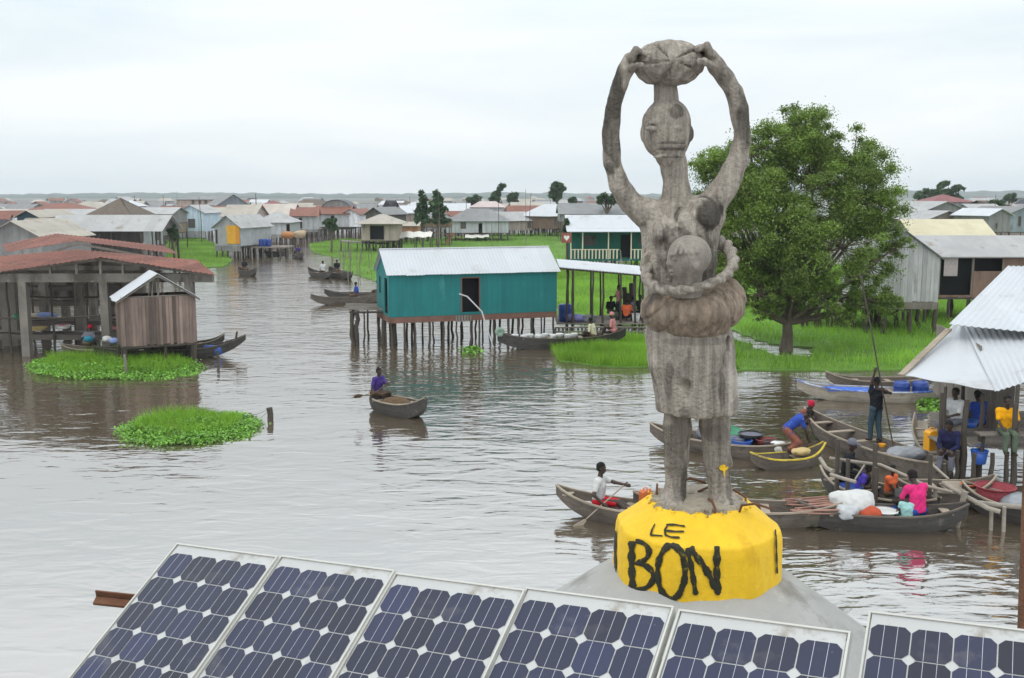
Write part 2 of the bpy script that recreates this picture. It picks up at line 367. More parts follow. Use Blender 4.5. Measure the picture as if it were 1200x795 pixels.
def grass_region(label, pts, n, h, wd, gm, name='grass'):
    P = [G(*p) for p in pts]; Q = []
    for i, p in enumerate(P):      # uneven shoreline
        b = P[(i+1) % len(P)]; k = max(1, int((b-p).length/.7))
        for j in range(k):
            a = p.lerp(b, j/k); Q.append((a.x+random.uniform(-.2, .2), a.y+random.uniform(-.25, .25)))
    mb = MB(); mb.slab([(x, y, .05) for x, y in Q], .3); me = mb.mesh(name+'_bed', BED)
    V, F, T = blades(Q, n, h, wd)
    m2 = np_mesh(name, V, F, gm, T); o = bpy.data.objects.new(name, m2); link(o); tag(o, label, 'grass', kind='stuff')
    b = bpy.data.objects.new('ground', me); link(b); tag(b, kind='structure')
    return Q
BED = mat('green_marsh_ground', (.10, .20, .03), noise=(1.0, .45), stain=((.10, .085, .045), .5, .66, 1))
GRASS = mat('bright_marsh_grass', (.23, .42, .045), rough=.6, spec=.2, noise=(.3, .35), tint=.6, stain=((.30, .36, .09), .8, .62, 1), translucent=.35)
GRASS2 = mat('distant_marsh_grass', (.21, .36, .06), rough=.7, spec=.2, noise=(.12, .3), tint=.4, translucent=.3)
grass_region('green marsh grass on the bank between the shelter and the yellow cloth house', [(196, 283), (232, 279), (262, 290), (270, 306), (262, 313), (225, 315), (196, 310)], 15000, .35, .05, GRASS2)
grass_region('green marsh grass with thin sticks behind the far moored boats', [(362, 287), (400, 281), (470, 284), (470, 322), (440, 330), (405, 318), (398, 303), (368, 297)], 16000, .35, .05, GRASS2)
grass_region('long marsh grass flat behind the teal house roof', [(455, 283), (560, 276), (670, 273), (700, 285), (700, 322), (640, 330), (455, 326)], 26000, .35, .06, GRASS2)
grass_region('tall bright grass behind the open pavilion', [(648, 318), (775, 305), (900, 303), (1040, 318), (1100, 335), (1135, 352), (1190, 372), (1190, 405), (1125, 410), (1055, 436), (965, 436), (860, 434), (862, 398), (903, 417), (950, 418), (952, 408), (905, 404), (858, 388), (750, 384), (656, 378)], 95000, .42, .032, GRASS)
grass_region('bright green tongue of grass in front of the pavilion fence', [(643, 408), (668, 399), (720, 397), (780, 399), (862, 402), (864, 434), (780, 432), (700, 430), (652, 424)], 26000, .45, .03, GRASS)
grass_region('low grass on the far bank behind the right hand sheds', [(1050, 300), (1200, 283), (1290, 283), (1290, 318), (1050, 318)], 6000, .35, .06, GRASS2)
HY = mat('hyacinth_leaf', (.16, .34, .04), rough=.45, spec=.4, noise=(1.6, .4), tint=.6, translucent=.25, stain=((.26, .22, .08), 2.2, .62, 1))
def hyacinth(label, pts, n, size, hump):
    P = [G(*p) for p in pts]; q = sample([(p.x, p.y) for p in P], n); c = sum(P, Vector())/len(P)
    rx = max(abs(p.x-c.x) for p in P); ry = max(abs(p.y-c.y) for p in P)
    e = np.clip(1-((q[:, 0]-c.x)/rx)**2-((q[:, 1]-c.y)/ry)**2, 0, 1)
    q = q+RNG.normal(0, .14, q.shape)
    z = .02+hump*np.sqrt(e)*(.35+.65*RNG.random(n))*(.5+.7*lump(q[:, 0]*2, q[:, 1]*2))
    a = RNG.uniform(0, 2*PI, n); tl = RNG.uniform(.1, 1.25, n); s = size*RNG.uniform(.6, 1.3, n)
    u = np.stack([np.cos(a), np.sin(a), np.zeros(n)], 1); v = np.stack([-np.sin(a)*np.cos(tl), np.cos(a)*np.cos(tl), np.sin(tl)], 1); C = np.stack([q[:, 0], q[:, 1], z], 1)
    prof = [(0, -.6), (.42, -.3), (.5, .1), (.28, .5), (-.28, .5), (-.5, .1), (-.42, -.3)]
    V = np.stack([C+u*(s*x)[:, None]+v*(s*y)[:, None] for x, y in [(p[0], p[1]) for p in prof]], 1).reshape(-1, 3)
    F = np.arange(7*n).reshape(-1, 7); o = bpy.data.objects.new('water_hyacinth', np_mesh('water_hyacinth', V, F, HY, np.clip(RNG.normal(.5, .22, n), 0, 1))); link(o)
    return tag(o, label, 'water plants', kind='stuff')
hyacinth('large raft of water hyacinth floating before the small plank hut', [(34, 432), (48, 421), (95, 413), (160, 412), (215, 421), (238, 432), (225, 440), (180, 446), (90, 446), (45, 441)], 14000, .075, .24)
hyacinth('smaller raft of water hyacinth floating by the short post in open water', [(141, 510), (150, 499), (175, 489), (215, 483), (250, 489), (290, 489), (306, 497), (290, 512), (245, 520), (190, 523), (155, 520)], 10000, .065, .21)
hyacinth('small patch of water plants beside the shed posts on the right', [(1078, 474), (1100, 466), (1160, 466), (1160, 480), (1085, 482)], 900, .12, .25)
hyacinth('small tuft of water plants among the stilts of the teal house', [(542, 412), (552, 409), (562, 411), (560, 416), (546, 416)], 160, .12, .2)
def tuft(label, pts, n, h):
    P = [G(*p) for p in pts]; V, F, T = blades([(p.x, p.y) for p in P], n, h, .022, .12, .4); o = bpy.data.objects.new('water_grass', np_mesh('water_grass', V, F, GRASS, T)); link(o); tag(o, label, 'grass', kind='stuff')
tuft('grass blades growing through the large hyacinth raft', [(50, 430), (60, 420), (95, 415), (160, 414), (205, 421), (228, 431), (190, 440), (90, 441)], 5000, .42)
tuft('fresh grass blades growing through the smaller hyacinth raft', [(155, 508), (165, 498), (195, 488), (235, 485), (285, 492), (270, 508), (200, 516)], 2600, .34)
# ------------------------------------------------------------ trees
LEAF = mat('tree_leaves', (.155, .235, .043), rough=.5, spec=.35, noise=(.35, .35), tint=.55, translucent=.3)
LEAFD = mat('far_tree_leaves', (.065, .12, .05), rough=.6, spec=.3, noise=(.3, .35), tint=.5, translucent=.2)  # far foliage colour lightened to stand for haze
BARK = mat('tree_bark', (.13, .105, .08), grain=((9, 9, 1.5), .4), noise=(2, .3), bump=(20, .6))
def leaves(cl, n, size, vs=(1, 1, .75)):
    """cl: list of (centre, radius) clumps"""
    w_ = np.array([c[1]**2 for c in cl]); w_ /= w_.sum(); k = RNG.choice(len(cl), n, p=w_); C = np.array([list(c[0]) for c in cl])[k]; R = np.array([c[1] for c in cl])[k]
    d = RNG.normal(0, 1, (n, 3)); d /= np.linalg.norm(d, axis=1)[:, None]; rr = np.abs(RNG.normal(0, .62, n))
    P = C+d*(R*rr)[:, None]*np.array(vs)-np.array([0, 0, 1.0])*(R*np.clip(rr-.7, 0, 1)*.5)[:, None]
    nn = RNG.normal(0, 1, (n, 3))+np.array([0, 0, .8]); nn /= np.linalg.norm(nn, axis=1)[:, None]; t1 = np.cross(nn, RNG.normal(0, 1, (n, 3))); t1 /= np.linalg.norm(t1, axis=1)[:, None]; t2 = np.cross(nn, t1)
    s = size*RNG.uniform(.6, 1.35, n)[:, None]; V = np.stack([P-t1*s, P+t2*s*.42, P+t1*s, P-t2*s*.42], 1).reshape(-1, 3)
    tk = RNG.random(len(cl))[k]; T = np.clip(.55*tk+.45*RNG.random(n), 0, 1)
    return V, np.arange(4*n).reshape(-1, 4), T
def tree(name, label, base, h0, blobs, nleaf, size, trunk_r, m, group=None, lean=(0, 0), cat='tree', sub=9, crad=.36):
    """blobs: list of (dx,dy,z,rx,ry,rz) relative to base"""
    r = root(name, base, label, cat, group); rg = random.Random(hash(label) % 1000 if False else len(label)*7+nleaf)
    t = MB(); top = Vector((lean[0], lean[1], h0)); t.tube([(0, 0, -.5), (0, 0, .1), top*.5+Vector((.05, 0, 0)), top], [trunk_r*1.5, trunk_r*1.15, trunk_r*.9, trunk_r*.8], 10)
    cl = []
    for (dx, dy, z, rx, ry, rz) in blobs:
        c = Vector((dx, dy, z)); mid = top.lerp(c, .5)+Vector((rg.uniform(-.3, .3), rg.uniform(-.3, .3), -.15*rz))
        t.tube([top*.9, mid, c], [trunk_r*.6, trunk_r*.33, trunk_r*.12], 6, cap=False)
        for _ in range(sub):
            a = rg.uniform(0, 2*PI); e = math.asin(rg.uniform(-.85, 1)); k = rg.uniform(.5, 1.0)
            p = c+Vector((math.cos(a)*math.cos(e)*rx, math.sin(a)*math.cos(e)*ry, math.sin(e)*rz))*k
            cl.append((p, crad*min(rx, rz)*rg.uniform(.6, 1.25))); 
            if trunk_r > .12: t.tube([c, c.lerp(p, .6)+Vector((0, 0, -.05)), p], [trunk_r*.12, trunk_r*.08, trunk_r*.03], 4, cap=False)
    t.build('trunk', BARK, r); V, F, T = leaves(cl, nleaf, size); o = bpy.data.objects.new('crown', np_mesh('crown', V, F, m, T)); link(o, r); return r
tb = G(921, 411); s_ = tb.y/1188.0     # metres per photo pixel at the tree
def B_(px, py, r_, dy=0, k=1.0): p = AT(px, py, tb.y+dy); return (p.x-tb.x, dy, p.z, r_*s_, r_*s_*1.1, r_*s_*k)
tree('broadleaf_tree', 'big round leafy green tree on the grass bank right of the wooden statue', tb, AT(921, 375, tb.y).z,
     [B_(925, 160, 45), B_(880, 178, 30, -.6), B_(1000, 190, 42, .5), B_(955, 215, 55, -.6, .9), B_(860, 235, 45, .3), B_(1025, 250, 36, 0), B_(905, 270, 50, -1.2), B_(985, 290, 55, -1.2, .8), B_(870, 305, 45, 0, .7),
      B_(1020, 315, 34, .6, .9), B_(930, 330, 48, -.5, .55), B_(840, 275, 30, .8), B_(905, 200, 40, 1.5), B_(960, 170, 30, 1), B_(1000, 345, 40, .3, .5), B_(832, 195, 22, .6), B_(1050, 290, 18, -.3), B_(850, 325, 32, -.4, .8), B_(888, 345, 34, -1.4, .7), B_(960, 345, 40, -1.2, .6), B_(1012, 352, 34, -.8, .7), B_(925, 352, 30, 1.0, .6), B_(868, 352, 28, -.8, .6), B_(1032, 352, 28, -.6, .7), B_(985, 368, 24, -1.0, .6), B_(900, 368, 20, -1.6, .6), B_(838, 318, 22, -.2, .8), B_(852, 205, 36, -.3), B_(838, 250, 36, .2), B_(882, 220, 48, -.9), B_(1010, 235, 46, -.4), B_(950, 180, 46, .2), B_(985, 245, 50, .8), B_(900, 300, 40, .8), B_(930, 300, 50, -2.0)],
     340000, .058, .26, LEAF, sub=26, crad=.33)
def simple_tree(name, label, px, pyb, pyt, wpx, d, n=2600, style='round', group='trees standing over the far village'):
    b = AT(px, pyb, d); b.z = .0; zt = AT(px, pyt, d).z; zb = AT(px, pyb, d).z; wm_ = wpx*d/1188; H_ = zt-zb
    bl = []
    if style == 'round':
        for i in range(6): a = i*1.05; bl.append((math.cos(a)*wm_*.22, math.sin(a)*wm_*.2, zb+H_*(.35+.12*i), wm_*.3, wm_*.3, H_*.2))
    elif style == 'cone':
        for i in range(6): k = 1-i/6.5; bl.append((.05*wm_*math.sin(i*2), 0, zb+H_*(.12+.15*i), wm_*.5*k, wm_*.4*k, H_*.13))
    elif style == 'puff':
        for (dx, z, r_) in ((-.15, .3, .28), (.1, .32, .25), (-.2, .6, .28), (.15, .72, .3), (-.05, .85, .25), (.33, .68, .16), (.25, .5, .14)): bl.append((dx*wm_, 0, zb+H_*z, wm_*r_, wm_*r_, H_*r_*.6))
    elif style == 'lean':
        for (dx, z, r_) in ((-.1, .15, .3), (-.05, .35, .33), (.0, .55, .25), (.2, .78, .16), (.4, .92, .2)): bl.append((dx*wm_, 0, zb+H_*z, wm_*r_, wm_*r_, H_*r_*.5))
    elif style == 'palm':
        for i in range(9): a = i*.7; bl.append((math.cos(a)*wm_*.38, math.sin(a)*wm_*.3, zt-H_*(.18+.15*(i % 3)), wm_*.16, wm_*.16, H_*.1))
    return tree(name, label, b, max(1.5, zb+H_*.1), bl, n, .0045*d*.5, .12 if style != 'palm' else .2, LEAFD, group, sub=10, crad=.5)
simple_tree('conical_tree', 'dark cone-shaped tree, the slimmer left one of the pair above the village', 495, 262, 224, 22, 130, style='cone')
simple_tree('conical_tree', 'dark cone-shaped tree, the broader right one of the pair above the village', 513, 262, 222, 28, 128, n=3600, style='cone')
simple_tree('leaning_tree', 'small lone tree with a tuft leaning out of its top above far roofs', 582, 240, 216, 17, 210, style='lean')
simple_tree('puffy_tree', 'lone round tree standing highest above the far roofs near the middle', 652, 238, 213, 20, 200, style='puff')
simple_tree('round_tree', 'low bushy tree just left of the leaning tree', 556, 244, 231, 18, 230, 1500)
simple_tree('round_tree', 'small bushy tree just right of the leaning tree', 601, 244, 228, 14, 230, 1500)
simple_tree('palm_like_tree', 'flat topped tree behind the green house, next to the statue arm', 711, 250, 225, 22, 150, style='palm')
simple_tree('small_far_tree', 'dark little tree above the long grey roof near the statue', 671, 240, 233, 10, 240, 900)
simple_tree('dark_bush', 'dark bush beside the left gable of the green house', 664, 278, 256, 9, 92, 1500, style='cone')
simple_tree('spreading_tree', 'tall ragged tree behind the dark red hipped roof on the right', 1096, 238, 213, 26, 210, 2200, style='lean')
simple_tree('spreading_tree', 'broad tree behind the dark red hipped roof on the right', 1114, 238, 220, 26, 215, 2200)
simple_tree('bushy_tree', 'bushy tree left of the dark red hipped roof on the right', 1082, 240, 224, 22, 215, 1800)
simple_tree('small_far_tree', 'small round tree over the roofs near the right edge', 1183, 238, 229, 14, 230, 1200)
simple_tree('banana_plant', 'ragged green plant growing before the thatched hut on the right', 1168, 250, 234, 16, 140, 1200, style='palm')
simple_tree('shrub', 'leafy shrub before the white house with the rusty roof', 388, 272, 258, 17, 118, 1800)
simple_tree('shrub', 'white flowered shrub left of the pale blue gabled house', 203, 285, 266, 12, 92, 1200)
# ------------------------------------------------------------ houses
def wallm(name, c, **k): return mat('wall_'+name, c, **{**dict(noise=(1.1, .2), grain=((9, 9, 1), .22), bands=(0, .28, .14), stain=((c[0]*.5, c[1]*.48, c[2]*.45), 1.1, .60, .4)), **k})
def roofm(name, c, **k): return mat('roof_'+name, c, **{**dict(rough=.65, noise=(.8, .16), bands=(0, .85, .07), stain=((c[0]*.55+.03, c[1]*.48+.02, c[2]*.42+.01), .9, .58, 1)), **k})
W_GREY = wallm('grey_board', (.22, .215, .21)); W_PALE = wallm('pale_board', (.36, .365, .37)); W_BLUE = wallm('pale_blue', (.45, .55, .62)); W_BRN = wallm('brown_board', (.19, .125, .095)); W_GRN = mat('wall_green_paint', (.015, .13, .10), noise=(1, .15)); W_CREAM = wallm('cream', (.35, .285, .265)); W_DK = wallm('dark_board', (.10, .09, .085)); W_OR = wallm('orange_board', (.38, .19, .11))
W_ADOBE = mat('wall_reed', (.26, .20, .13), grain=((14, 14, 1), .35))
R_W = ZINC; R_G = roofm('grey_zinc', (.20, .20, .20)); R_B = roofm('beige_zinc', (.35, .315, .265)); R_P = roofm('pale_zinc', (.34, .335, .33)); R_RED = roofm('red_rust', (.20, .085, .06)); R_DRED = roofm('dark_red', (.20, .07, .07)); R_PK = roofm('patched_pink', (.42, .375, .33), stain=((.50, .25, .23), .35, .60, 1)); R_Y = roofm('straw_yellow', (.50, .45, .31), bands=(0, .9, .05), stain=[((.25, .12, .06), 1.6, .63, .4)]); R_TH = mat('roof_thatch', (.13, .105, .085), rough=1, noise=(5, .4), grain=((12, 12, 2), .5), bump=(25, .8)); R_THD = mat('roof_dark_thatch', (.055, .052, .058), rough=1, noise=(5, .4), grain=((12, 12, 2), .5), bump=(25, .8)); R_DOME = mat('roof_dome_grey', (.12, .13, .145), rough=.8, noise=(2, .2))
def panel(mb, P0, U, L, z0, z1, ops, t=.05, boards=0):
    """wall plane from P0 along unit vector U, with rectangular openings (u0,u1,z0,z1) really cut out"""
    U = Vector(U); nrm = Vector((-U.y, U.x, 0)); xs = sorted({0, L, *[o[0] for o in ops], *[o[1] for o in ops]})
    for a, b in zip(xs[:-1], xs[1:]):
        if b-a < 1e-3: continue
        m = (a+b)/2; hs = sorted([(o[2], o[3]) for o in ops if o[0] < m < o[1]]); cur = z0; seg = []
        for (c, d) in hs: seg.append((cur, c)); cur = d
        seg.append((cur, z1))
        for (c, d) in seg:
            if d-c < 1e-3: continue
            if boards:
                k = max(1, int(round((b-a)/boards)))
                for i in range(k):
                    u0 = a+(b-a)*i/k; u1 = a+(b-a)*(i+1)/k; j = random.uniform(-.014, .014); e = random.uniform(-.05, .04) if c == z0 else 0
                    p = Vector(P0)+U*((u0+u1)/2)+nrm*(j); mb.box((p.x, p.y, (c+e+d)/2), (u1-u0-.006, t*.5, d-c-e), Matrix((U, nrm, (0, 0, 1))).transposed())
            else:
                p = Vector(P0)+U*m; mb.box((p.x, p.y, (c+d)/2), (b-a, t, d-c), Matrix((U, nrm, (0, 0, 1))).transposed())
STILT = []
for k in range(4):
    rs = random.Random(k); mb = MB(); vs = []; fs = []
    for i in range(7):
        ox, oy = (rs.uniform(-.55, .55), rs.uniform(-.55, .55)) if 0 < i < 6 else (0, 0); r_ = (1.12, 1.0, 1.08, .92, .98, .86, .84)[i]
        vs += [(ox+r_*math.cos(2*PI*q/8), oy+r_*math.sin(2*PI*q/8), i/6) for q in range(8)]
    for i in range(6):
        for q in range(8): fs.append((i*8+q, i*8+(q+1) % 8, (i+1)*8+(q+1) % 8, (i+1)*8+q))
    mb.add(vs, fs, True); mb.add(vs[:8], [tuple(range(7, -1, -1))]); mb.add(vs[-8:], [tuple(range(8))]); STILT.append(mb.mesh('stilt', DWOOD))
def stilt(par, x, y, z0, z1, r=.055, name='stilt', m=None):
    me = STILT[random.randrange(4)]
    if m is not None:
        key = m.name; me2 = bpy.data.meshes.get('stilt_'+key)
        if me2 is None: me2 = me.copy(); me2.name = 'stilt_'+key; me2.materials[0] = m
        me = me2
    o = bpy.data.objects.new(name, me); o.location = (x, y, z0); o.scale = (r, r, z1-z0); o.rotation_euler = (random.uniform(-.03, .03), random.uniform(-.03, .03), random.uniform(0, 6)); return link(o, par)
HOUSES = []
def house(label, pl, pr, ridge, eave, floor, base, B, axis='x', hip=0, over=.3, rm=None, wmt=None, name='stilt_house', group=None, yaw=0, doors=(), wins=(), st=None, plinth=0, pm=None, corr=False, boards=0, zb=None, d=None, walls=True, ridge_px=None, cat='house', sr=.06, posts=0, side_ops=(), trim=None):
    if d is None: d = G(600, base).y
    xl, xr = AT(pl, floor, d).x, AT(pr, floor, d).x; yw = rad(yaw)
    A = (xr-xl)/max(.5, math.cos(yw))-2*over; xc = (xl+xr)/2; rt = root(name, (xc, d, 0), label, cat, group, yw)
    ze = AT(600, eave, d-over).z; zf = AT(600, floor, d).z; z_base = -.6 if zb is None else zb
    zr = AT(600, ridge, d+(B/2 if axis == 'x' else -over)).z
    half = B/2 if axis == 'x' else A/2; zw = ze+(zr-ze)*over/(half+over); th = .03 if corr else .05
    RB = MB(); o = over
    def sheet(a, b, c, dd):
        if corr: RB.corr(a, b, c, dd, jit=.05)
        else: RB.slab([a, b, c, dd] if c != dd else [a, b, c], th)
    if axis == 'x':
        hx = A/2+o-hip
        if hip:
            RB.slab([(-A/2-o, -o, ze), (A/2+o, -o, ze), (hx, B/2, zr), (-hx, B/2, zr)], th); RB.slab([(A/2+o, B+o, ze), (-A/2-o, B+o, ze), (-hx, B/2, zr), (hx, B/2, zr)], th)
            RB.slab([(-A/2-o, B+o, ze), (-A/2-o, -o, ze), (-hx, B/2, zr)], th); RB.slab([(A/2+o, -o, ze), (A/2+o, B+o, ze), (hx, B/2, zr)], th)
        else:
            sheet((-hx, B/2, zr), (hx, B/2, zr), (A/2+o, -o, ze), (-A/2-o, -o, ze)); sheet((hx, B/2, zr), (-hx, B/2, zr), (-A/2-o, B+o, ze), (A/2+o, B+o, ze))
            if corr: RB.tube([(-hx, B/2, zr+.01), (hx, B/2, zr+.01)], .045, 6)
    else:
        sheet((0, B+o, zr), (0, -o, zr), (-A/2-o, -o, ze), (-A/2-o, B+o, ze)); sheet((0, -o, zr), (0, B+o, zr), (A/2+o, B+o, ze), (A/2+o, -o, ze))
    RB.build('roof', rm, rt)
    if walls:
        wb = MB(); conv = lambda q: (AT(q[0], floor, d).x-xc+A/2, AT(q[1], floor, d).x-xc+A/2, AT(600, q[3], d).z, AT(600, q[2], d).z)
        ops = [conv(q) for q in (*doors, *wins)]; ops = [(max(.08, a), min(A-.08, b), max(zf+.001, c), min(zw-.03, e)) for a, b, c, e in ops]
        panel(wb, (-A/2, 0, 0), (1, 0, 0), A, zf, zw-.02, ops, boards=boards); panel(wb, (A/2, B, 0), (-1, 0, 0), A, zf, zw-.02, [], boards=0)
        sops = [(B-b2, B-a, zf+(zw-zf)*c, zf+(zw-zf)*e) for a, b2, c, e in side_ops]
        panel(wb, (-A/2, B, 0), (0, -1, 0), B, zf, zw-.02, sops, boards=boards); panel(wb, (A/2, 0, 0), (0, 1, 0), B, zf, zw-.02, [], boards=boards)
        if not hip:
            if axis == 'x':
                for sx in (-1, 1):
                    x = sx*A/2; wb.slab([(x, .03, zw-.02), (x, B-.03, zw-.02), (x, B/2, zr-.07)], .05, (sx*-1, 0, 0))
            else:
                for yy, s in ((0, 1), (B, -1)): wb.slab([(-A/2+.03, yy, zw-.02), (A/2-.03, yy, zw-.02), (0, yy, zr-.07)], .05, (0, s, 0))
        wb.build('wall', wmt, rt)
        for i, q in enumerate(ops):
            isd = i < len(doors); fb = MB(); a, b, c, e = q[0]-A/2, q[1]-A/2, q[2], q[3]; k = .05
            fb.bb(a-k, a, -.045, .03, c, e+k); fb.bb(b, b+k, -.045, .03, c, e+k); fb.bb(a, b, -.045, .03, e, e+k)
            if not isd: fb.bb(a-k, b+k, -.06, .03, c-k, c)
            r_ = fb.build('door' if isd else 'window', trim or WOOD, rt)
            if not isd:
                sb = MB(); sb.bb(a, b, .02, .04, c, e); sb.build('shutter', W_DK, r_)
        fl = MB(); fl.bb(-A/2-.02, A/2+.02, -.02, B+.02, zf-.09, zf-.003); fl.build('floor', pm or DWOOD, rt)
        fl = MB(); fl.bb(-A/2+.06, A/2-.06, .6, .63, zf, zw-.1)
        if doors and B > 2: fl.build('doorway_dark_sheet', DARK, rt)  # near-black sheet added behind the doorway; room shade put into its colour
        if plinth: fl = MB(); fl.bb(-A/2, A/2, -.04, -.005, zf-plinth, zf-.01); fl.bb(-A/2-.04, -A/2-.005, -.04, B, zf-plinth, zf-.01); fl.build('skirting', pm or PLINTH, rt)
    if st:
        for i in range(st[0]):
            for j in range(st[1]):
                x = -A/2+.08+(A-.16)*(i+random.uniform(-.2, .2)*(0 < i < st[0]-1))/max(1, st[0]-1); y = .06+(B-.12)*j/max(1, st[1]-1)
                stilt(rt, x, y, z_base, (zf if walls else zw)-.09, sr*random.uniform(.8, 1.25), 'stilt' if walls else 'post')
    rt['dims'] = [A, B, zf, zw, zr, ze]; del rt['dims']; HOUSES.append((rt, A, B, zf, zw)); return rt, A, B, zf, zw, zr, ze
# --- teal house
th_, A, B, zf, zw, zr, ze = house('teal painted house with a long white zinc roof on many thin stilts in the water', 457, 657, 291, 320.5, 368.5, 0, 3.0, rm=ZINC, wmt=TEAL, d=46.2, yaw=18, doors=[(541, 561.5, 326, 365.5)], st=(14, 3), plinth=.27, corr=True, over=.16, sr=.05,
    side_ops=[(.45, 1.15, .05, .85), (2.0, 2.4, .45, .85)], trim=PLINTH)
mb = MB(); mb.tube([(-.75, -.02, zf+.95), (-.45, -.25, zf+.85), (.1, -.7, zf+.2), (.75, -1.1, -.7)], .035, 6); r = mb.build('drain_pipe', mat('grey_pvc', (.45, .45, .44), noise=(4, .2)), th_)
mb = MB()
for i in range(6): mb.bb(-.95+i*.13, -.87+i*.13, -.12, -.045, zf-.30, zf-.02)
mb.build('door_step', WOOD, th_)
# rickety deck to its left
p0 = G(441, 412); rt = root('rickety_deck', (AT(440, 370, 47).x, 46.4, 0), 'ragged stick deck on thick poles left of the teal house', 'deck', rz=rad(10)); mb = MB()
for i in range(34):
    y = -.1+i*.075; mb.beam((-1.15+random.uniform(-.15, .1), y, 1.62+random.uniform(-.03, .05)), (1.25+random.uniform(-.1, .15), y+random.uniform(-.12, .12), 1.56+random.uniform(-.03, .05)), .06, .03)
mb.build('deck_sticks', WOOD, rt)
mb = MB(); mb.tube([(-1.1, 0, 1.5), (1.2, 0, 1.45)], .045, 6); mb.tube([(-1.1, 2.2, 1.5), (1.2, 2.2, 1.45)], .045, 6); mb.build('beam', DWOOD, rt)
for (x, y, r_) in ((-1.0, 0, .09), (-.78, .1, .11), (-.95, 2.2, .08), (-.45, 0, .045), (.42, .0, .11), (.55, .3, .06), (.75, .1, .05), (.95, .0, .06), (.3, 2.2, .06), (1.0, 2.2, .07), (-.2, 2.2, .05)): stilt(rt, x, y, -.6, 1.5, r_, 'pole')
# --- plank hut on the left
ht, A, B, zf, zw, zr, ze = house('small hut of upright planks with a steep new zinc roof beside the market hall', 146, 230, 321, 352, 404, 0, 1.9, axis='y', rm=ZINC, wmt=mat('upright_hut_planks', (.20, .145, .125), grain=((10, 10, .8), .4), bands=(0, .13, .45), noise=(1.2, .2), bump=(30, .4)), d=40.6, yaw=27, st=(3, 3), corr=True, over=.2, sr=.09, boards=.13, name='plank_hut')
# open gable with poles: gable slabs replaced by poles
for ch in list(ht.children):
    if ch.name.startswith('wall'):
        bm = ch.data; import bmesh
        b = bmesh.new(); b.from_mesh(bm); vs = [v for v in b.verts if v.co.z > zw+.06 or False]; b.faces.ensure_lookup_table()
        fs = [f for f in b.faces if any(v.co.z > zw+.2 for v in f.verts)]; bmesh.ops.delete(b, geom=fs, context='FACES'); b.to_mesh(bm); b.free()
mb = MB(); mb.tube([(0, .1, zw-.5), (.05, .1, zr-.08)], .04, 6); mb.tube([(-.25, .12, zw-.3), (-.16, .12, zr-.25)], .03, 6); mb.tube([(-.4, .2, zw-.3), (-.22, .2, zr-.35)], .03, 6); mb.tube([(-A/2, .05, zw), (A/2, .05, zw)], .04, 6); mb.build('gable_pole', WOOD, ht)
mb = MB(); mb.tube([(0, -.15, zr-.09), (-A/2-.18, -.15, ze-.06)], .03, 6); mb.tube([(0, -.15, zr-.09), (A/2+.18, -.15, ze-.06)], .03, 6); mb.build('rafter', WOOD, ht)
# --- green house with veranda
gt, A, B, zf, zw, zr, ze = house('dark green house with a white roof and a cream railed veranda left of the statue', 663, 775, 252, 268, 303, 318, 5.0, rm=ZINC, wmt=W_GRN, doors=[(727, 741, 275, 302)], wins=[(684, 698, 276, 288), (748, 760, 276, 288)], st=(12, 3), corr=False, over=.3, pm=W_GRN, trim=W_GRN)
mb = MB(); mb.bb(-A/2, A/2, -1.5, -.02, zf-.12, zf-.01); mb.build('veranda_floor', W_GRN, gt)
mb = MB(); mb.slab([(-A/2-.3, -.25, ze), (A/2+.3, -.25, ze), (A/2+.3, -1.7, ze-.22), (-A/2-.3, -1.7, ze-.22)], .05); mb.build('veranda_roof', ZINC, gt)
CREAM = mat('cream_paint', (.62, .56, .42), noise=(3, .12)); mb = MB()
n = 26
for i in range(n):
    x = -A/2+.1+(A-.2)*i/(n-1)
    if abs(x-.85) > .5: mb.bb(x-.06, x+.06, -1.5, -1.46, zf+.05, zf+.85)
mb.bb(-A/2, .35, -1.455, -1.42, zf+.83, zf+.9); mb.bb(1.35, A/2, -1.455, -1.42, zf+.83, zf+.9); mb.build('railing', CREAM, gt)
for x in (-A/2+.06, -A/2+1.1, -.6, 1.4, A/2-.1): m_ = MB(); m_.bb(x-.05, x+.05, -1.4, -1.3, zf, ze-.25); m_.build('veranda_post', CREAM, gt)
mb = MB(); mb.beam((.45, -1.5, zf), (.45, -3.0, zf-1.5), .06, .12); mb.beam((1.25, -1.5, zf), (1.25, -3.0, zf-1.5), .06, .12)
for i in range(7): mb.bb(.48, 1.22, -1.6-i*.21-.08, -1.6-i*.21+.08, zf-.15-i*.2-.03, zf-.15-i*.2)
mb.beam((.45, -1.5, zf+.8), (.45, -2.9, zf-.7), .05, .05); mb.beam((.45, -2.9, zf-1.3), (.45, -2.9, zf-.7), .05, .05, (1, 0, 0)); mb.build('steps', WOOD, gt)
for x in (-A/2+.1, -A/4, 0, A/4, A/2-.1): stilt(gt, x, -1.4, -.3, zf-.12, .08)
# heart sign
p = AT(664, 279, 87); sg = root('sign_board', (p.x, p.y, 0), 'small red brown board with a white heart on a post by the green house', 'sign'); k = p.z
mb = MB(); mb.bb(-.42, .42, 0, .04, k-.42, k+.42); mb.build('board', mat('sign_red_paint', (.28, .09, .07)), sg)
mb = MB(); hp = [(0, -.25), (.2, -.03), (.25, .1), (.18, .2), (.08, .2), (0, .1), (-.08, .2), (-.18, .2), (-.25, .1), (-.2, -.03)]; mb.slab([(x, -.003, k+z) for x, z in hp], .006, (0, -1, 0)); mb.build('heart', mat('white_paint', (.75, .72, .70)), sg)
stilt(sg, 0, .08, -.4, k, .05, 'post')
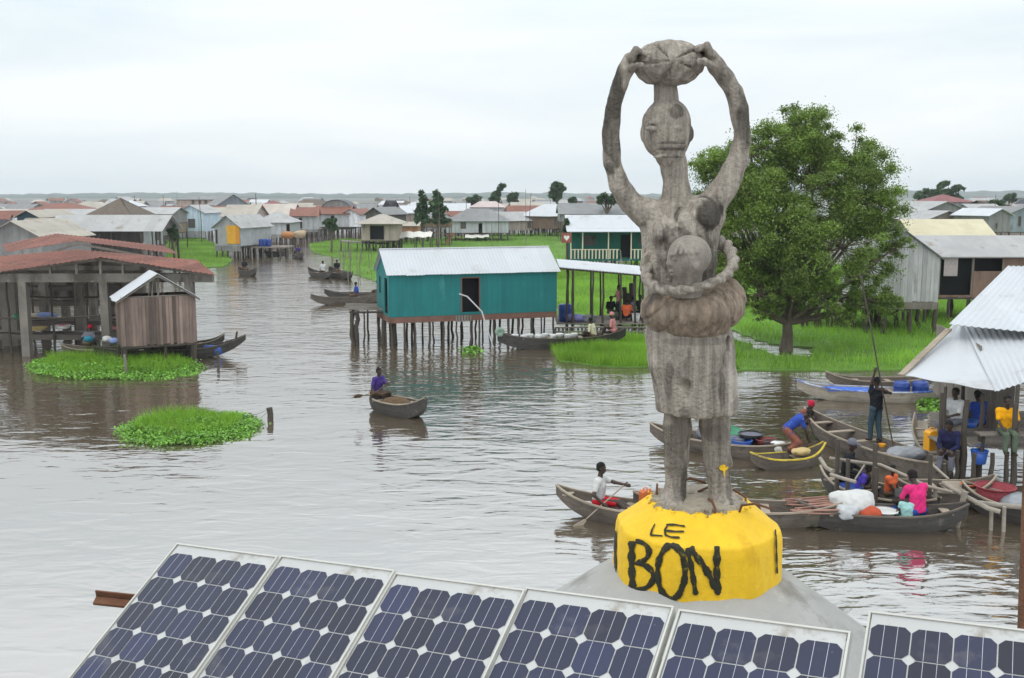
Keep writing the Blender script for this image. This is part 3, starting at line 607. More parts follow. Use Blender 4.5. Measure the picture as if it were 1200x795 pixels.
# --- right middle distance
house('grey plank gabled house on posts half hidden by the big tree', 1012, 1101, 270, 303, 354, 0, 5.0, axis='y', rm=R_G, wmt=wallm('silver_boards', (.40, .40, .395), bands=(0, .22, .16, 1)), d=49.5, st=(4, 3), plinth=.35, pm=WOOD, boards=.2, over=.15, sr=.11, yaw=-4)
lh, A, B, zf, zw, zr, ze = house('long open fronted house under a wide plain zinc roof right of the plank house', 1078, 1290, 276, 301, 349, 0, 4.5, rm=R_P, wmt=W_BRN, d=54, st=(9, 3), doors=[(1100, 1136.5, 303, 346), (1139, 1172, 303, 318)], over=.25, boards=.3, sr=.08)
mb = MB(); mb.bb(-A/2+.9, -A/2+1.62, -.09, -.06, zf+1.15, zw-.02); mb.build('curtain', cloth('pale_curtain', (.38, .33, .32)), lh)
house('straw yellow striped roof house showing above the long zinc roof', 1066, 1166, 257, 278, 300, 0, 4.5, rm=R_Y, wmt=W_CREAM, d=74, st=(5, 2), zb=-.3)
house('grey gabled house in front of the dark red hipped roof on the right', 1073, 1141, 236, 247, 262, 0, 9, axis='y', rm=R_P, wmt=W_GREY, d=128, st=(4, 2), yaw=30)
house('brown gabled house with pale roof nestled below the grey gabled one', 1076, 1142, 247, 257, 266, 0, 8, axis='y', rm=R_P, wmt=wallm('dusky', (.24, .20, .18)), d=112, st=(4, 2), yaw=32)
house('wide house under a dark red hipped roof before the right hand trees', 1090, 1141, 228, 237, 246, 0, 8, hip=3.5, rm=R_DRED, wmt=W_GREY, d=175, st=(5, 2))
house('small house with a bright white gabled roof over a pale wall at far right', 1151, 1190, 244.5, 253, 272, 0, 4.5, axis='y', rm=ZINCP, wmt=W_GREY, d=108, st=(4, 2), yaw=25, wins=[(1164, 1167, 262, 268)])
house('blue grey gabled house cut by the right edge of the view', 1176, 1222, 242, 250, 272, 0, 6, axis='y', rm=R_G, wmt=wallm('blue_grey', (.24, .28, .30)), d=116, st=(4, 2), yaw=20, wins=[(1190, 1194, 254, 265)])
house('low hut with a brown thatch roof far off on the right', 1150, 1172, 235, 243, 250, 0, 6, hip=2.2, rm=R_TH, wmt=W_ADOBE, d=150, st=(3, 2))
house('flat zinc shed roof behind the white gable at far right', 1138, 1178, 239, 247, 256, 0, 6, rm=R_P, wmt=W_GREY, d=135, st=(4, 2))
# --- left and centre village houses
house('grey gabled house with a wide beige roof at the left edge above the market', -22, 57, 259, 281, 305, 0, 8.5, axis='y', rm=R_B, wmt=W_GREY, d=75, st=(4, 3), over=.35)
sh, A, B, zf, zw, zr, ze = house('long open sided shelter with a pale roof on posts above the red roofs', 55, 193, 252, 271, 300, 0, 5, rm=R_P, wmt=W_DK, d=88, st=(6, 2), walls=False, name='open_shelter', cat='shelter', sr=.09)
mb = MB(); mb.bb(-A/2, A/2-2.5, 2.2, 2.3, 1.1, zw-.1); mb.bb(-A/2, A/2, 0, B, .9, 1.05); mb.build('back_wall', W_DK, sh); mb = MB(); mb.slab([(A/2-.1, .1, zw), (A/2-.1, B-.1, zw), (A/2-.1, B/2, zr-.07)], .05, (-1, 0, 0)); mb.build('gable', W_DK, sh)
house('small house with a blue black gable among the beige roofs at far left', 17, 48, 246.5, 255, 262, 0, 8, axis='y', rm=R_B, wmt=wallm('ink', (.035, .07, .09)), d=97, st=(3, 2))
house('low house with a dull red brown roof above the beige roofs at far left', 34, 92, 238, 246, 256, 0, 6, hip=1.8, rm=R_RED, wmt=W_BRN, d=125, st=(4, 2))
house('house under a broad pale roof between the red brown roof and the long shelter', 36, 104, 245, 258, 268, 0, 7, rm=R_P, wmt=W_GREY, d=106, st=(4, 2))
house('big mound shaped brown thatch roofed hut behind the long shelter', 98, 156, 232, 254, 262, 0, 7, hip=2.6, rm=R_TH, wmt=W_ADOBE, d=104, st=(4, 2), over=.4)
house('house with a small dazzling white roof right of the thatched mound', 133, 160, 235, 242, 250, 0, 5, rm=ZINCP, wmt=W_GREY, d=150, st=(3, 2), hip=1.5)
house('long low house with a light grey roof behind the long shelter ridge', 148, 204, 243, 251, 262, 0, 6, rm=R_P, wmt=W_GREY, d=125, st=(5, 2))
house('little brown reed walled house with a white roof beside the pale blue one', 192, 211, 247, 253, 273, 283, 4, rm=ZINCP, wmt=W_ADOBE, st=(4, 2))
house('pale blue gabled house with one dark window on the grassy bank', 205, 243, 240.5, 250, 271, 281, 6.5, axis='y', rm=R_P, wmt=W_BLUE, st=(4, 3), plinth=1.0, pm=wallm('smoke', (.32, .33, .34)), wins=[(221, 229, 257, 267)], yaw=-6)
house('beige roofed house just right of the pale blue gabled house', 238, 262, 243, 250, 262, 0, 6, rm=R_B, wmt=W_BLUE, d=165, st=(4, 2))
house('long brick coloured hall with small square windows on the far left skyline', 206, 257, 230, 234, 242, 0, 8, hip=2, rm=R_G, wmt=wallm('clay', (.36, .28, .24)), d=215, st=(5, 2), wins=[(225, 228, 235, 239), (233, 236, 235, 239), (240, 243, 235, 239), (248, 251, 235, 239)])
house('tall grey gabled house rising above the roofs left of the antenna', 256, 292, 228, 241, 250, 0, 12, axis='y', rm=R_G, wmt=wallm('slate', (.20, .22, .24)), d=190, st=(4, 2), yaw=25)
yh, A, B, zf, zw, zr, ze = house('grey board house with a bright yellow cloth hung on its gable by the canal', 248, 286, 252.5, 267.5, 288, 303, 7.0, axis='y', rm=R_P, wmt=W_PALE, st=(5, 4), plinth=.6, pm=W_GREY, yaw=-14, doors=[(252, 254, 270, 286)], sr=.09)
mb = MB(); vs = []; fs = []
for i in range(9):
    for j in range(7): vs.append((-.05+1.55*i/8, -.1+.035*math.sin(i*1.9+j*.4), zw+.05-1.95*j/6))
for i in range(8):
    for j in range(6): q = i*7+j; fs.append((q, q+1, q+8, q+7))
mb.add(vs, fs, True); mb.add([(x, y+.012, z) for x, y, z in vs], [f[::-1] for f in fs], True); ylc = mb.build('hanging_cloth', mat('yellow_cloth', (.66, .34, .04), rough=.9, noise=(1.5, .2), stain=[((.55, .20, .03), 1.1, .55, .1), ((.6, .55, .42), 1.4, .60, 2)], bump=(30, .3))); ylc.matrix_world = yh.matrix_world if False else Matrix.Translation(yh.location) @ Matrix.Rotation(yh.rotation_euler.z, 4, 'Z'); tag(ylc, 'bright yellow orange cloth hanging over the gable wall of a canal house', 'cloth')
house('house with a patched pink and cream roof behind the grey hipped roof', 287, 343, 239, 256, 266, 0, 8, rm=R_PK, wmt=W_CREAM, d=150, st=(5, 2))
house('pale roofed house behind the yellow cloth house', 258, 300, 240, 254, 264, 0, 8, rm=R_B, wmt=W_CREAM, d=140, st=(4, 2))
house('pale house with a grey hipped roof right of the yellow cloth house', 296, 343, 248, 261, 275, 288, 6.5, hip=2.6, rm=R_P, wmt=W_PALE, st=(5, 3), doors=[(336, 340, 263, 274)], wins=[(309, 313, 263, 269)], plinth=.4, pm=W_GREY)
house('small house with a red arched looking roof right of the antenna', 302, 330, 235, 241, 248, 0, 6, hip=2.2, rm=R_DRED, wmt=W_GREY, d=190, st=(3, 2))
house('pale house with a sunbleached pinkish red roof at the head of the canal', 340, 374, 243, 253.5, 269, 283, 6, rm=R_RED, wmt=W_PALE, st=(5, 3), doors=[(351, 354, 256, 268)], plinth=.4, pm=W_GREY, yaw=8)
house('white walled house with a rust red roof and a shrub before it', 366, 411, 241, 251, 266, 279, 7, rm=R_RED, wmt=W_PALE, st=(6, 3), doors=[(388, 392, 253, 266)])
house('white gabled house joined to the right of the rust red roof', 398, 424, 245, 252, 266, 279, 8, axis='y', rm=R_RED, wmt=wallm('chalk', (.62, .62, .64)), st=(4, 3), yaw=-10)
# rounded dome roof
p = AT(394, 248, 165); dm = root('domed_hall', (p.x, 165, 0), 'dark grey hall with a rounded barrel roof behind the rust red roof', 'hall'); mb = MB(); n = 14; Wd = 37*165/1188/2; z0 = AT(394, 248, 165).z; hh = AT(394, 234, 165).z-z0
for i in range(n):
    a0 = PI*i/n; a1 = PI*(i+1)/n; mb.slab([(math.cos(a0)*Wd, 0, z0+math.sin(a0)*hh), (math.cos(a0)*Wd, 6, z0+math.sin(a0)*hh), (math.cos(a1)*Wd, 6, z0+math.sin(a1)*hh), (math.cos(a1)*Wd, 0, z0+math.sin(a1)*hh)], .06)
mb.build('roof', R_DOME, dm); mb = MB(); mb.slab([(math.cos(PI*i/n)*Wd*.97, .15, z0+math.sin(PI*i/n)*hh*.96) for i in range(n+1)], .06, (0, 1, 0)); mb.bb(-Wd*.95, Wd*.95, .2, 5.8, 1.2, z0-.002); mb.build('wall', W_GREY, dm)
for x in (-2, 0, 2): stilt(dm, x, .4, -.5, 1.2, .1)
house('two small dark gabled roofs beside the dome', 426, 452, 243, 252, 262, 0, 7, axis='y', rm=R_G, wmt=W_DK, d=140, st=(3, 2), yaw=-20)
house('steep thatched hut, the taller dark one before the small white roof', 444, 468, 235, 251, 260, 0, 5, hip=2.2, rm=R_THD, wmt=W_ADOBE, d=145, st=(3, 2))
house('small house with a white roof right of the steep thatched hut', 463, 491, 241, 250, 262, 0, 5, rm=ZINCP, wmt=W_CREAM, d=152, st=(3, 2))
bh, A, B, zf, zw, zr, ze = house('post fronted house with a wide straw beige hipped roof on the canal bend', 417, 472, 251, 262.5, 282, 296, 6, hip=2.5, rm=R_B, wmt=wallm('buff', (.38, .31, .27)), st=(6, 3), doors=[(434, 450, 265, 281)], over=.7, sr=.1)
house('orange brown walled house between the beige hipped roof and grey huts', 455, 492, 260, 265, 272, 287, 4, rm=R_B, wmt=W_OR, st=(5, 2))
house('grey pyramid roofed hut in front of the cone shaped trees', 487, 516, 246, 256, 266, 283, 5, hip=2.0, rm=R_G, wmt=W_BRN, st=(4, 2))
house('low grey roof house right of the cone shaped trees', 508, 530, 250, 257, 266, 0, 5, hip=1.5, rm=R_G, wmt=W_BRN, d=135, st=(3, 2))
house('large pale house with a wide dull grey hipped roof on short stilts in the marsh', 521, 598, 244.5, 259.5, 273, 283, 8, hip=3.2, rm=R_G, wmt=wallm('dove', (.40, .41, .43)), st=(9, 3), wins=[(540, 546, 261, 268)], doors=[(561, 565, 262, 273)], sr=.09)
house('house with a soft pink white roof behind the wide dull grey one', 550, 592, 236, 243, 250, 0, 6, hip=1.8, rm=roofm('rose', (.46, .38, .36)), wmt=W_PALE, d=190, st=(4, 2))
house('white walled house under a rust red roof right of the wide grey hipped one', 594, 641, 241, 252.5, 265, 273, 7, rm=R_RED, wmt=wallm('lime', (.50, .50, .51)), st=(7, 3), wins=[(604, 608, 255, 260)])
house('house with a faded tan roof peeping over the rust red roof', 598, 638, 237, 243, 250, 0, 6, rm=R_B, wmt=W_CREAM, d=215, st=(4, 2))
house('dark thatched hut on open posts right of the rust red roofed house', 631, 661, 246, 259, 268, 274, 5.5, hip=2.2, rm=R_THD, wmt=W_DK, st=(4, 3), over=.5)
house('long house under a wide streaked grey roof behind the green house', 654, 736, 239.5, 251, 260, 0, 8, rm=R_G, wmt=W_GREY, d=150, st=(7, 2))
house('brown roofed house peeping above the streaked grey roof', 684, 712, 236, 241, 246, 0, 6, hip=1.2, rm=R_RED, wmt=W_BRN, d=205, st=(3, 2))
# low tarps and heap
for (lab, a, b, y0, y1, dd) in (('sagging white sheet awning on poles in the marsh', 448, 506, 271.5, 279, 125), ('dirty white plastic sheet spread over a low frame before the grey hipped house', 545, 573, 273, 279, 150)):
    l0 = AT(a, y0, dd); r0 = AT(b, y0, dd); rt = root('sheet_awning', ((l0.x+r0.x)/2, dd, 0), lab, 'awning'); h = (r0.x-l0.x)/2; mb = MB(); zt = l0.z; zl = AT(a, y1, dd-1).z
    mb.corr((-h, 1.5, zt), (h, 1.5, zt-.1), (h, -1, zl+.12), (-h, -1, zl), period=1.3, amp=.07, t=.03); mb.build('sheet', mat('dirty_white_sheet', (.62, .60, .55), noise=(1.5, .15)), rt)
    for x in (-h+.1, -h/3, h/3, h-.1):
        for y in (-.9, 1.4): stilt(rt, x, y, -.4, zl-.03 if y < 0 else zt-.12, .05, 'post')
p = G(523, 281); rt = root('vaulted_shelter', (p.x, p.y-18, 0), 'collapsed dark vaulted shelter with orange boards leaning on it', 'shelter'); mb = MB()
for i in range(8): a0 = PI*i/8; a1 = PI*(i+1)/8; mb.slab([(math.cos(a0)*1.5, 0, .5+math.sin(a0)*1.4), (math.cos(a0)*1.5, 3, .5+math.sin(a0)*1.2), (math.cos(a1)*1.5, 3, .5+math.sin(a1)*1.2), (math.cos(a1)*1.5, 0, .5+math.sin(a1)*1.4)], .05)
mb.build('vault', W_DK, rt); mb = MB(); mb.beam((1.2, -.2, .2), (2.0, -.1, 1.7), .5, .05, (0, 1, 0)); mb.beam((-.5, -.1, 1.8), (3.6, -.2, .9), .3, .06); mb.build('fallen_board', W_OR, rt)
# antenna and poles
for (px, pt, pb, dd, rr, lab) in ((299.5, 227, 243, 150, .13, 'dark antenna mast standing on the skyline left of centre'), (616, 222, 292, 95, .035, 'tall thin pale pole in the marsh left of the dark thatched hut'), (514, 222, 285, 118, .04, 'thin pole rising in front of the cone shaped trees'), (576, 262, 283, 112, .04, 'short white pole before the wide grey hipped roof'), (207, 224, 256, 135, .03, 'thin wire mast beside the pale blue house')):
    t = AT(px, pt, dd); mb = MB(); mb.tube([(0, 0, -.4), (.02*dd*.02, 0, t.z*.5), (0, 0, t.z)], [rr, rr*.85, rr*.5], 6); o = mb.build('mast', WOOD, None, (t.x, dd, 0)); tag(o, lab, 'pole')
# --- far village rows
protos = {}
def far_mesh(rk, hip, Lh, wk):
    key = (rk, hip, Lh, wk)
    if key in protos: return protos[key]
    mb = MB(); A = Lh; B = 5.5; zf = 1.3; zw = 3.1; zr = 4.7; o = .4; h = 2.2 if hip else 0; hx = A/2+o-h
    R = [[(-A/2-o, -o, zw-.1), (A/2+o, -o, zw-.1), (hx, B/2, zr), (-hx, B/2, zr)], [(A/2+o, B+o, zw-.1), (-A/2-o, B+o, zw-.1), (-hx, B/2, zr), (hx, B/2, zr)]]
    if hip: R += [[(-A/2-o, B+o, zw-.1), (-A/2-o, -o, zw-.1), (-hx, B/2, zr)], [(A/2+o, -o, zw-.1), (A/2+o, B+o, zw-.1), (hx, B/2, zr)]]
    for q in R: mb.slab(q, .06)
    nr = len(mb.f); mb.bb(-A/2, A/2, 0, .08, zf, zw); mb.bb(-A/2, A/2, B-.08, B, zf, zw); mb.bb(-A/2, -A/2+.08, .08, B-.08, zf, zw); mb.bb(A/2-.08, A/2, .08, B-.08, zf, zw); mb.bb(-A/2, A/2, 0, B, zf-.12, zf-.003)
    if not hip:
        for sx in (-1, 1): mb.slab([(sx*A/2, .05, zw), (sx*A/2, B-.05, zw), (sx*A/2, B/2, zr-.08)], .06, (-sx, 0, 0))
    nw = len(mb.f)
    for x in np.linspace(-A/2+.15, A/2-.15, 5):
        for y in (.15, B/2, B-.15): mb.tube([(x, y, -.5), (x, y, zf-.12)], .09, 5)
    for x in (-A/4, A/4+.4): mb.bb(x-.35, x+.35, -.03, 0, zf+.3, zf+1.4)
    me = mb.mesh('village_house', [rk, wk, W_DK])
    for i, p in enumerate(me.polygons): p.material_index = 0 if i < nr else (1 if i < nw else 2)
    protos[key] = me; return me
RK = [(R_P, 'pale zinc', 4), (R_G, 'grey zinc', 5), (R_B, 'beige', 4), (R_RED, 'rust red', 3), (ZINCP, 'whitish', 1.6), (R_TH, 'brown thatch', 2), (R_THD, 'dark thatch', 1.2), (R_PK, 'patchy pink', .8)]
WK = [W_PALE, W_GREY, W_CREAM, W_BRN, W_BLUE, W_DK]
rf = random.Random(5); cnt = 0; FAR = []
for (d, gap, x0, x1) in ((d_, g_*.84, xa, xb) for (d_, g_, xa, xb) in ((96, 10, -60, 190), (112, 9.5, -40, 205), (128, 9, -40, 800), (146, 9.5, -40, 1240), (168, 9.5, -40, 1240), (192, 10.5, -40, 1240), (222, 11.5, -40, 1240), (262, 13, -40, 1240), (315, 15, -40, 1240), (385, 18, -30, 1230), (490, 23, -20, 1220), (640, 34, -20, 1220), (860, 70, -20, 1220))):
    x = AT(x0, 240, d).x
    while x < AT(x1, 240, d).x:
        xx = x+rf.uniform(-1.5, 1.5); px = 600+xx*1188/d; dd = d+rf.uniform(-.05, .05)*d; x += gap*rf.uniform(.75, 1.35)
        if d < 240 and (348-(.0 if d > 150 else 40)) < px < 470 and d < 150: continue
        if d < 128 and (px > 215): continue
        if d < 150 and 240 < px < 345: continue
        if d < 165 and 440 < px < 780: continue
        if 780 < px < 1075 and rf.random() < .55: continue
        if any(math.hypot(h[0].location.x-xx, h[0].location.y+h[2]/2-dd-2.5) < (h[1]+7)/2 for h in HOUSES): continue
        k = rf.choices(RK, [q[2] for q in RK])[0]; wk = rf.choice(WK[:4] if rf.random() < .8 else WK); hip = 'thatch' in k[1] or rf.random() < .35; Lh = rf.choice((6.5, 8.0, 9.5))
        o = bpy.data.objects.new('village_house', far_mesh(k[0], hip, Lh, wk)); o.location = (xx, dd, 0); s = rf.uniform(.85, 1.08); o.scale = (s*rf.uniform(.9, 1.1), s, s*rf.uniform(.9, 1.08)); o.rotation_euler = (0, 0, rf.choice((0, 0, PI/2, .4, -.4, .9))+rf.uniform(-.2, .2)); link(o)
        side = 'left' if px < 345 else ('middle' if px < 780 else 'right')
        dist = 'nearer' if d < 200 else ('far-off' if d < 400 else 'tiny')
        wn_ = {W_PALE: 'pale', W_GREY: 'grey', W_CREAM: 'cream', W_BRN: 'brown', W_BLUE: 'blue', W_DK: 'dark'}[wk]; FAR.append((px, o, f'{dist} {wn_} walled house with {k[1]} {"hipped" if hip else "gabled"} roof, {side} of village')); cnt += 1
byl = {}
for f in sorted(FAR, key=lambda f: f[0]): byl.setdefault(f[2], []).append(f[1])
ORD = ['leftmost', 'second from left', 'third from left', 'fourth from left', 'fifth from left', 'sixth from left', 'seventh from left', 'eighth from left', 'ninth from left']+['further right']*40
for lab, os_ in byl.items():
    for i, o in enumerate(os_): tag(o, lab+('' if len(os_) == 1 else ', '+(ORD[i] if i < len(os_)-1 else 'rightmost')), 'house', 'stilt houses of the crowded far village')
rp_ = random.Random(21); ONM = ['leftmost', 'second', 'third', 'fourth', 'fifth', 'sixth', 'seventh', 'eighth', 'ninth', 'tenth', 'eleventh', 'twelfth', 'thirteenth', 'fourteenth', 'fifteenth', 'sixteenth', 'seventeenth', 'eighteenth']
for i, px in enumerate(sorted([*(rp_.uniform(20, 290) for _ in range(8)), *(rp_.uniform(480, 760) for _ in range(6)), *(rp_.uniform(1080, 1190) for _ in range(4))])):
    d = rp_.uniform(130, 240); t = AT(px, rp_.uniform(225, 238), d); mb = MB(); mb.tube([(0, 0, -.4), (rp_.uniform(-.1, .1), 0, t.z*.5), (rp_.uniform(-.2, .2), 0, t.z), (rp_.uniform(-.2, .2), 0, t.z+.02)], [.06, .05, .035, .01], 5); tag(mb.build('aerial_pole', DWOOD, None, (t.x, d, 0)), ONM[i]+' thin crooked pole from the left rising over the far roofs', 'pole', 'thin poles over the far village')
# --- market hall
hall = root('market_hall', (AT(120, 400, 43).x, 43, 0), 'open concrete market hall with broken rust red roofs standing in the water', 'market hall'); X = lambda px, d=43: AT(px, 330, d).x-hall.location.x
for j, (d, pxs) in enumerate(((43, (-28, 27, 122, 222)), (46, (5, 14, 92, 150)), (49.5, (-8, 50, 108, 165)), (53, (-20, 20, 75, 130, 180)))):
    for px in pxs: mb = MB(); x = X(px, d); mb.bb(x-.17, x+.17, d-43-.17, d-43+.17, -.6, 3.15); mb.build('column', HCONC, hall)
    mb = MB(); mb.bb(X(-40, d), X(250 if j == 0 else 190, d), d-43-.16, d-43+.16, 3.15, 3.52 if j == 0 else 3.4); mb.build('roof_beam', HCONC, hall)
for (d, z, px0, px1) in ((44.6, .75, -30, 150), (48, .95, -30, 150), (51.3, 1.5, -30, 160), (53.2, 2.1, -30, 160)):
    mb = MB(); mb.bb(X(px0, d), X(px1, d), d-43-.5, d-43+.5, z-.22, z); mb.build('floor_beam', mat('dark_wet_concrete', (.13, .115, .10), noise=(2, .3)), hall)
mb = MB(); mb.bb(X(-30, 52), X(150, 52), 10.35, 10.42, 1.5, 3.1); mb.build('back_wall', HCONC, hall)
def P(px, py, d): p = AT(px, py, d); return (p.x-hall.location.x, p.y-43, p.z)
def P2(px, d, z): return (AT(px, 330, d).x-hall.location.x, d-43, z)
mb = MB(); mb.corr(P2(-60, 47.5, 3.75), P2(93, 47.5, 4.28), P2(119, 42.6, 4.22), P2(-45, 42.6, 3.38), period=.25, amp=.02, jit=.35); mb.corr(P2(93, 47.5, 4.28), P2(232, 47.5, 3.8), P2(252, 42.6, 3.5), P2(119, 42.6, 4.22), period=.25, amp=.02, jit=.3); mb.build('front_roof', RUST, hall)
mb = MB(); mb.corr(P2(5, 58, 4.0), P2(70, 58, 4.62), P2(93, 48.6, 4.62), P2(10, 48.6, 4.1), period=.25, amp=.02, jit=.1); mb.corr(P2(70, 58, 4.62), P2(196, 58, 3.9), P2(211, 48.6, 4.0), P2(93, 48.6, 4.62), period=.25, amp=.02, jit=.1); mb.build('rear_roof', RUST, hall)
mb = MB()
for (a, b) in ((P2(-40, 42.9, 3.45), P2(119, 42.9, 4.1)), (P2(119, 42.9, 4.1), P2(250, 42.9, 3.45)), (P2(60, 42.9, 3.5), P2(60, 42.9, 3.8)), (P2(91, 42.9, 3.5), P2(91, 42.9, 3.95)), (P2(119, 42.9, 3.5), P2(119, 42.9, 4.1)), (P2(145, 42.9, 3.5), P2(145, 42.9, 3.9)), (P2(175, 42.9, 3.5), P2(175, 42.9, 3.75)), (P2(205, 42.9, 3.5), P2(205, 42.9, 3.6)), ): mb.beam(a, b, .1, .13, (0, 1, 0))
mb.build('truss', WOOD, hall); mb = MB()
for (a, b) in ((P2(12, 48.6, 3.4), P2(93, 48.6, 4.5)), (P2(93, 48.6, 4.5), P2(210, 48.6, 3.6))): mb.beam(a, b, .1, .13, (0, 1, 0))
mb.build('truss', WOOD, hall)
rk_ = random.Random(12); nn_ = 0
for (d, z) in ((44.6, .75), (48, .95), (51.3, 1.5)):      # loose planks and goods lying on the beams
    for k, pk in enumerate(sorted(rk_.uniform(-5, 145) for _ in range(5))):
        x = AT(pk, 380, d).x; L_ = rk_.uniform(.8, 2.4); mb = MB(); mb.box((0, 0, .03), (L_, rk_.uniform(.12, .3), .05)); o = mb.build('loose_plank', WOOD if k % 2 else DWOOD, None, (x, d+rk_.uniform(-.3, .2), z+.001+.05*(k % 2))); o.rotation_euler = (0, 0, rk_.uniform(-.3, .3))
        tag(o, ('leftmost', 'second', 'middle', 'fourth', 'rightmost')[k]+' loose plank on the '+{44.6: 'front', 48: 'second', 51.3: 'third'}[d]+' floor beam of the market hall', 'plank', 'loose planks in the market hall')
for (px, d, lean_) in ((8, 43.6, .5), (60, 44, -.4), (98, 44.3, .6), (140, 45, -.2), (36, 49, .3), (84, 47, 0)): stilt(hall, X(px, d), d-43, -.6, 3.1, .05, 'prop', DWOOD)
for (d, za, zb_) in ((43.2, 1.6, 1.75), (46.2, 2.3, 2.2), (49.7, 2.4, 2.5)): mb = MB(); mb.tube([(X(-30, d), d-43, za), (X(60, d), d-43, (za+zb_)/2-.08), (X(150, d), d-43, zb_)], .045, 6); mb.build('cross_pole', DWOOD, hall)
# --- pavilion beside the teal house
pv = root('open_pavilion', (AT(705, 380, 49).x, 49, 0), 'open pavilion on crooked poles with a thin white sheet roof right of the teal house', 'pavilion'); x0 = AT(655, 380, 49).x-pv.location.x; x1 = AT(757, 380, 49).x-pv.location.x
mb = MB(); mb.corr((x0, 3.2, 3.55), (x1, 3.2, 3.2), (x1, 0, 2.98), (x0, 0, 3.36), period=.16, amp=.008, t=.03); mb.build('roof', ZINC, pv)
mb = MB(); mb.tube([(x0, .05, 3.3), (x1, .05, 2.93)], .05, 6); mb.build('beam', DWOOD, pv); mb = MB(); mb.tube([(x0, 3.1, 3.48), (x1, 3.1, 3.12)], .05, 6); mb.build('beam', DWOOD, pv)
mb = MB()
for i in range(40): y = -.1+i*.09; mb.beam((x0-.1, y, .62+random.uniform(-.015, .015)), (x1+1.2+random.uniform(-.1, .2), y, .62+random.uniform(-.015, .015)), .08, .04)
mb.build('deck', WOOD, pv)
for i, px in enumerate((664, 671, 693, 706, 728, 744, 754)):
    xx = AT(px, 380, 49).x-pv.location.x; f = (xx-x0)/(x1-x0); stilt(pv, xx, .08, -.6, 3.3-.37*f, .055 if i != 1 else .07, 'pole')
    stilt(pv, xx+.2, 3.1, -.6, 3.45-.36*f, .05, 'pole')
fe = root('pole_fence', (AT(715, 392, 48.6).x, 48.55, 0), 'low wall of upright poles and rails standing in water under the pavilion', 'fence'); fx0 = AT(650, 380, 48.6).x-fe.location.x; fx1 = AT(782, 380, 48.6).x-fe.location.x
for i in range(30): x = fx0+(fx1-fx0)*i/29; stilt(fe, x+random.uniform(-.03, .03), 0, -.5, .52+random.uniform(-.08, .06), .055, 'picket', WOOD)
for z in (.08, .3, .5): mb = MB(); mb.tube([(fx0, -.08, z), (0, -.1, z+.03), (fx1, -.08, z)], .04, 6); mb.build('rail', WOOD, fe)
# --- stick platform under the tree
sp = root('stick_platform', (AT(995, 380, 53).x, 52, 0), 'long dark platform of sticks on many crooked posts behind the tree trunk', 'platform'); mb = MB(); z = AT(990, 360, 53).z
for i in range(60): x = -2.7+i*.09; mb.beam((x, 0+random.uniform(-.2, .1), z+.05*math.sin(i*.2)), (x, 2.4+random.uniform(-.2, .2), z+.08), .06, .04)
mb.build('deck_sticks', WOOD, sp)
for i in range(26): stilt(sp, -2.7+5.4*i/25, random.choice((.05, 1.2, 2.3)), -.1, z-.03, random.uniform(.05, .09), 'post')
# --- right hand shed
sd0 = root('waterside_shed', (11.4, 25, 0), 'grey plank shed under sloping zinc sheets at the right edge with people beneath', 'shed'); O = sd0.location
def Q(px, py, d): p = AT(px, py, d); return (p.x-O.x, p.y-O.y, p.z)
a, b, c, dd = Q(1112, 380, 26.5), Q(1181, 312, 30.5), Q(1330, 314, 30.5), Q(1330, 402, 25.0)
mb = MB(); mb.corr(b, c, dd, a, period=.15, amp=.016, t=.012); mb.build('upper_roof', ZINC, sd0)
e = Q(1330, 372, 36); f = Q(1200, 352, 36); mb = MB(); mb.corr(c, b, f, e, period=.15, amp=.016, t=.012); mb.build('rear_roof', ZINC, sd0)
l0, l1, l2, l3 = Q(1118, 386, 26.6), Q(1330, 404, 25.2), Q(1330, 470, 22.0), Q(1060, 439, 24.9)
mb = MB(); mb.corr(Q(1128, 378, 27.6), Q(1330, 392, 26.6), Q(1330, 408, 22.2), Q(1166, 459, 23.4), period=.17, amp=.016, t=.012, jit=.06); mb.corr(Q(1116, 381, 27.5), Q(1134, 380.5, 27.5), Q(1168, 458.5, 23.45), Q(1059, 440, 24.9), period=.17, amp=.016, t=.012, jit=.08, sag=.03); mb.build('lower_roof', ZINC, sd0)
mb = MB(); mb.beam(Q(1112, 386, 26.7), Q(1056, 440, 24.9), .16, .05); mb.build('barge_board', LWOOD, sd0)
# walls
mb = MB(); w0 = Q(1146, 500, 25.6); w1 = Q(1186, 505, 25.0); U = (Vector(w1)-Vector(w0)); U.z = 0; Lw = U.length; U.normalize(); panel(mb, (w0[0], w0[1], 0), U, Lw, .95, 2.55, [], boards=.16)
w2 = Q(1300, 505, 24.6); U2 = Vector(w2)-Vector(w1); U2.z = 0; L2 = U2.length; U2.normalize(); panel(mb, (w1[0]+.02, w1[1], 0), U2, L2, .95, 2.3, [(.1, .9, .95, 2.2)], boards=.18)
panel(mb, (w0[0], w0[1]+.05, 0), (0.15, .98, 0), 4.5, .95, 3.0, [], boards=.18); mb.build('wall', WOOD, sd0)
mb = MB()
for i in range(26): x = -1.15+i*.145; mb.beam((x, max(-1.7, -1.2-(x+1.15)*.5)+random.uniform(-.08, .08), .93), (x, min(2.3, (x+11.4)/.421-25+.2), .93), .13, .04)
mb.build('deck', WOOD, sd0)
for (px, py, d, top, r_) in ((1101, 540, 23.8, 2.35, .05), (1106, 535, 24.3, 2.4, .045), (1129, 545, 23.5, 2.25, .07), (1128, 500, 25.6, 2.8, .05), (1147, 540, 23.9, 2.3, .06), (1190, 545, 23.0, 2.25, .07), (1112, 520, 25.4, .9, .06), (1138, 560, 22.9, .92, .06), (1160, 560, 22.9, .92, .06), (1180, 560, 23.0, .92, .06), (1120, 560, 23.2, .92, .05)):
    p = AT(px, py, d); stilt(sd0, p.x-O.x, p.y-O.y, -.6, top-.2*(top > 2), r_, 'post')
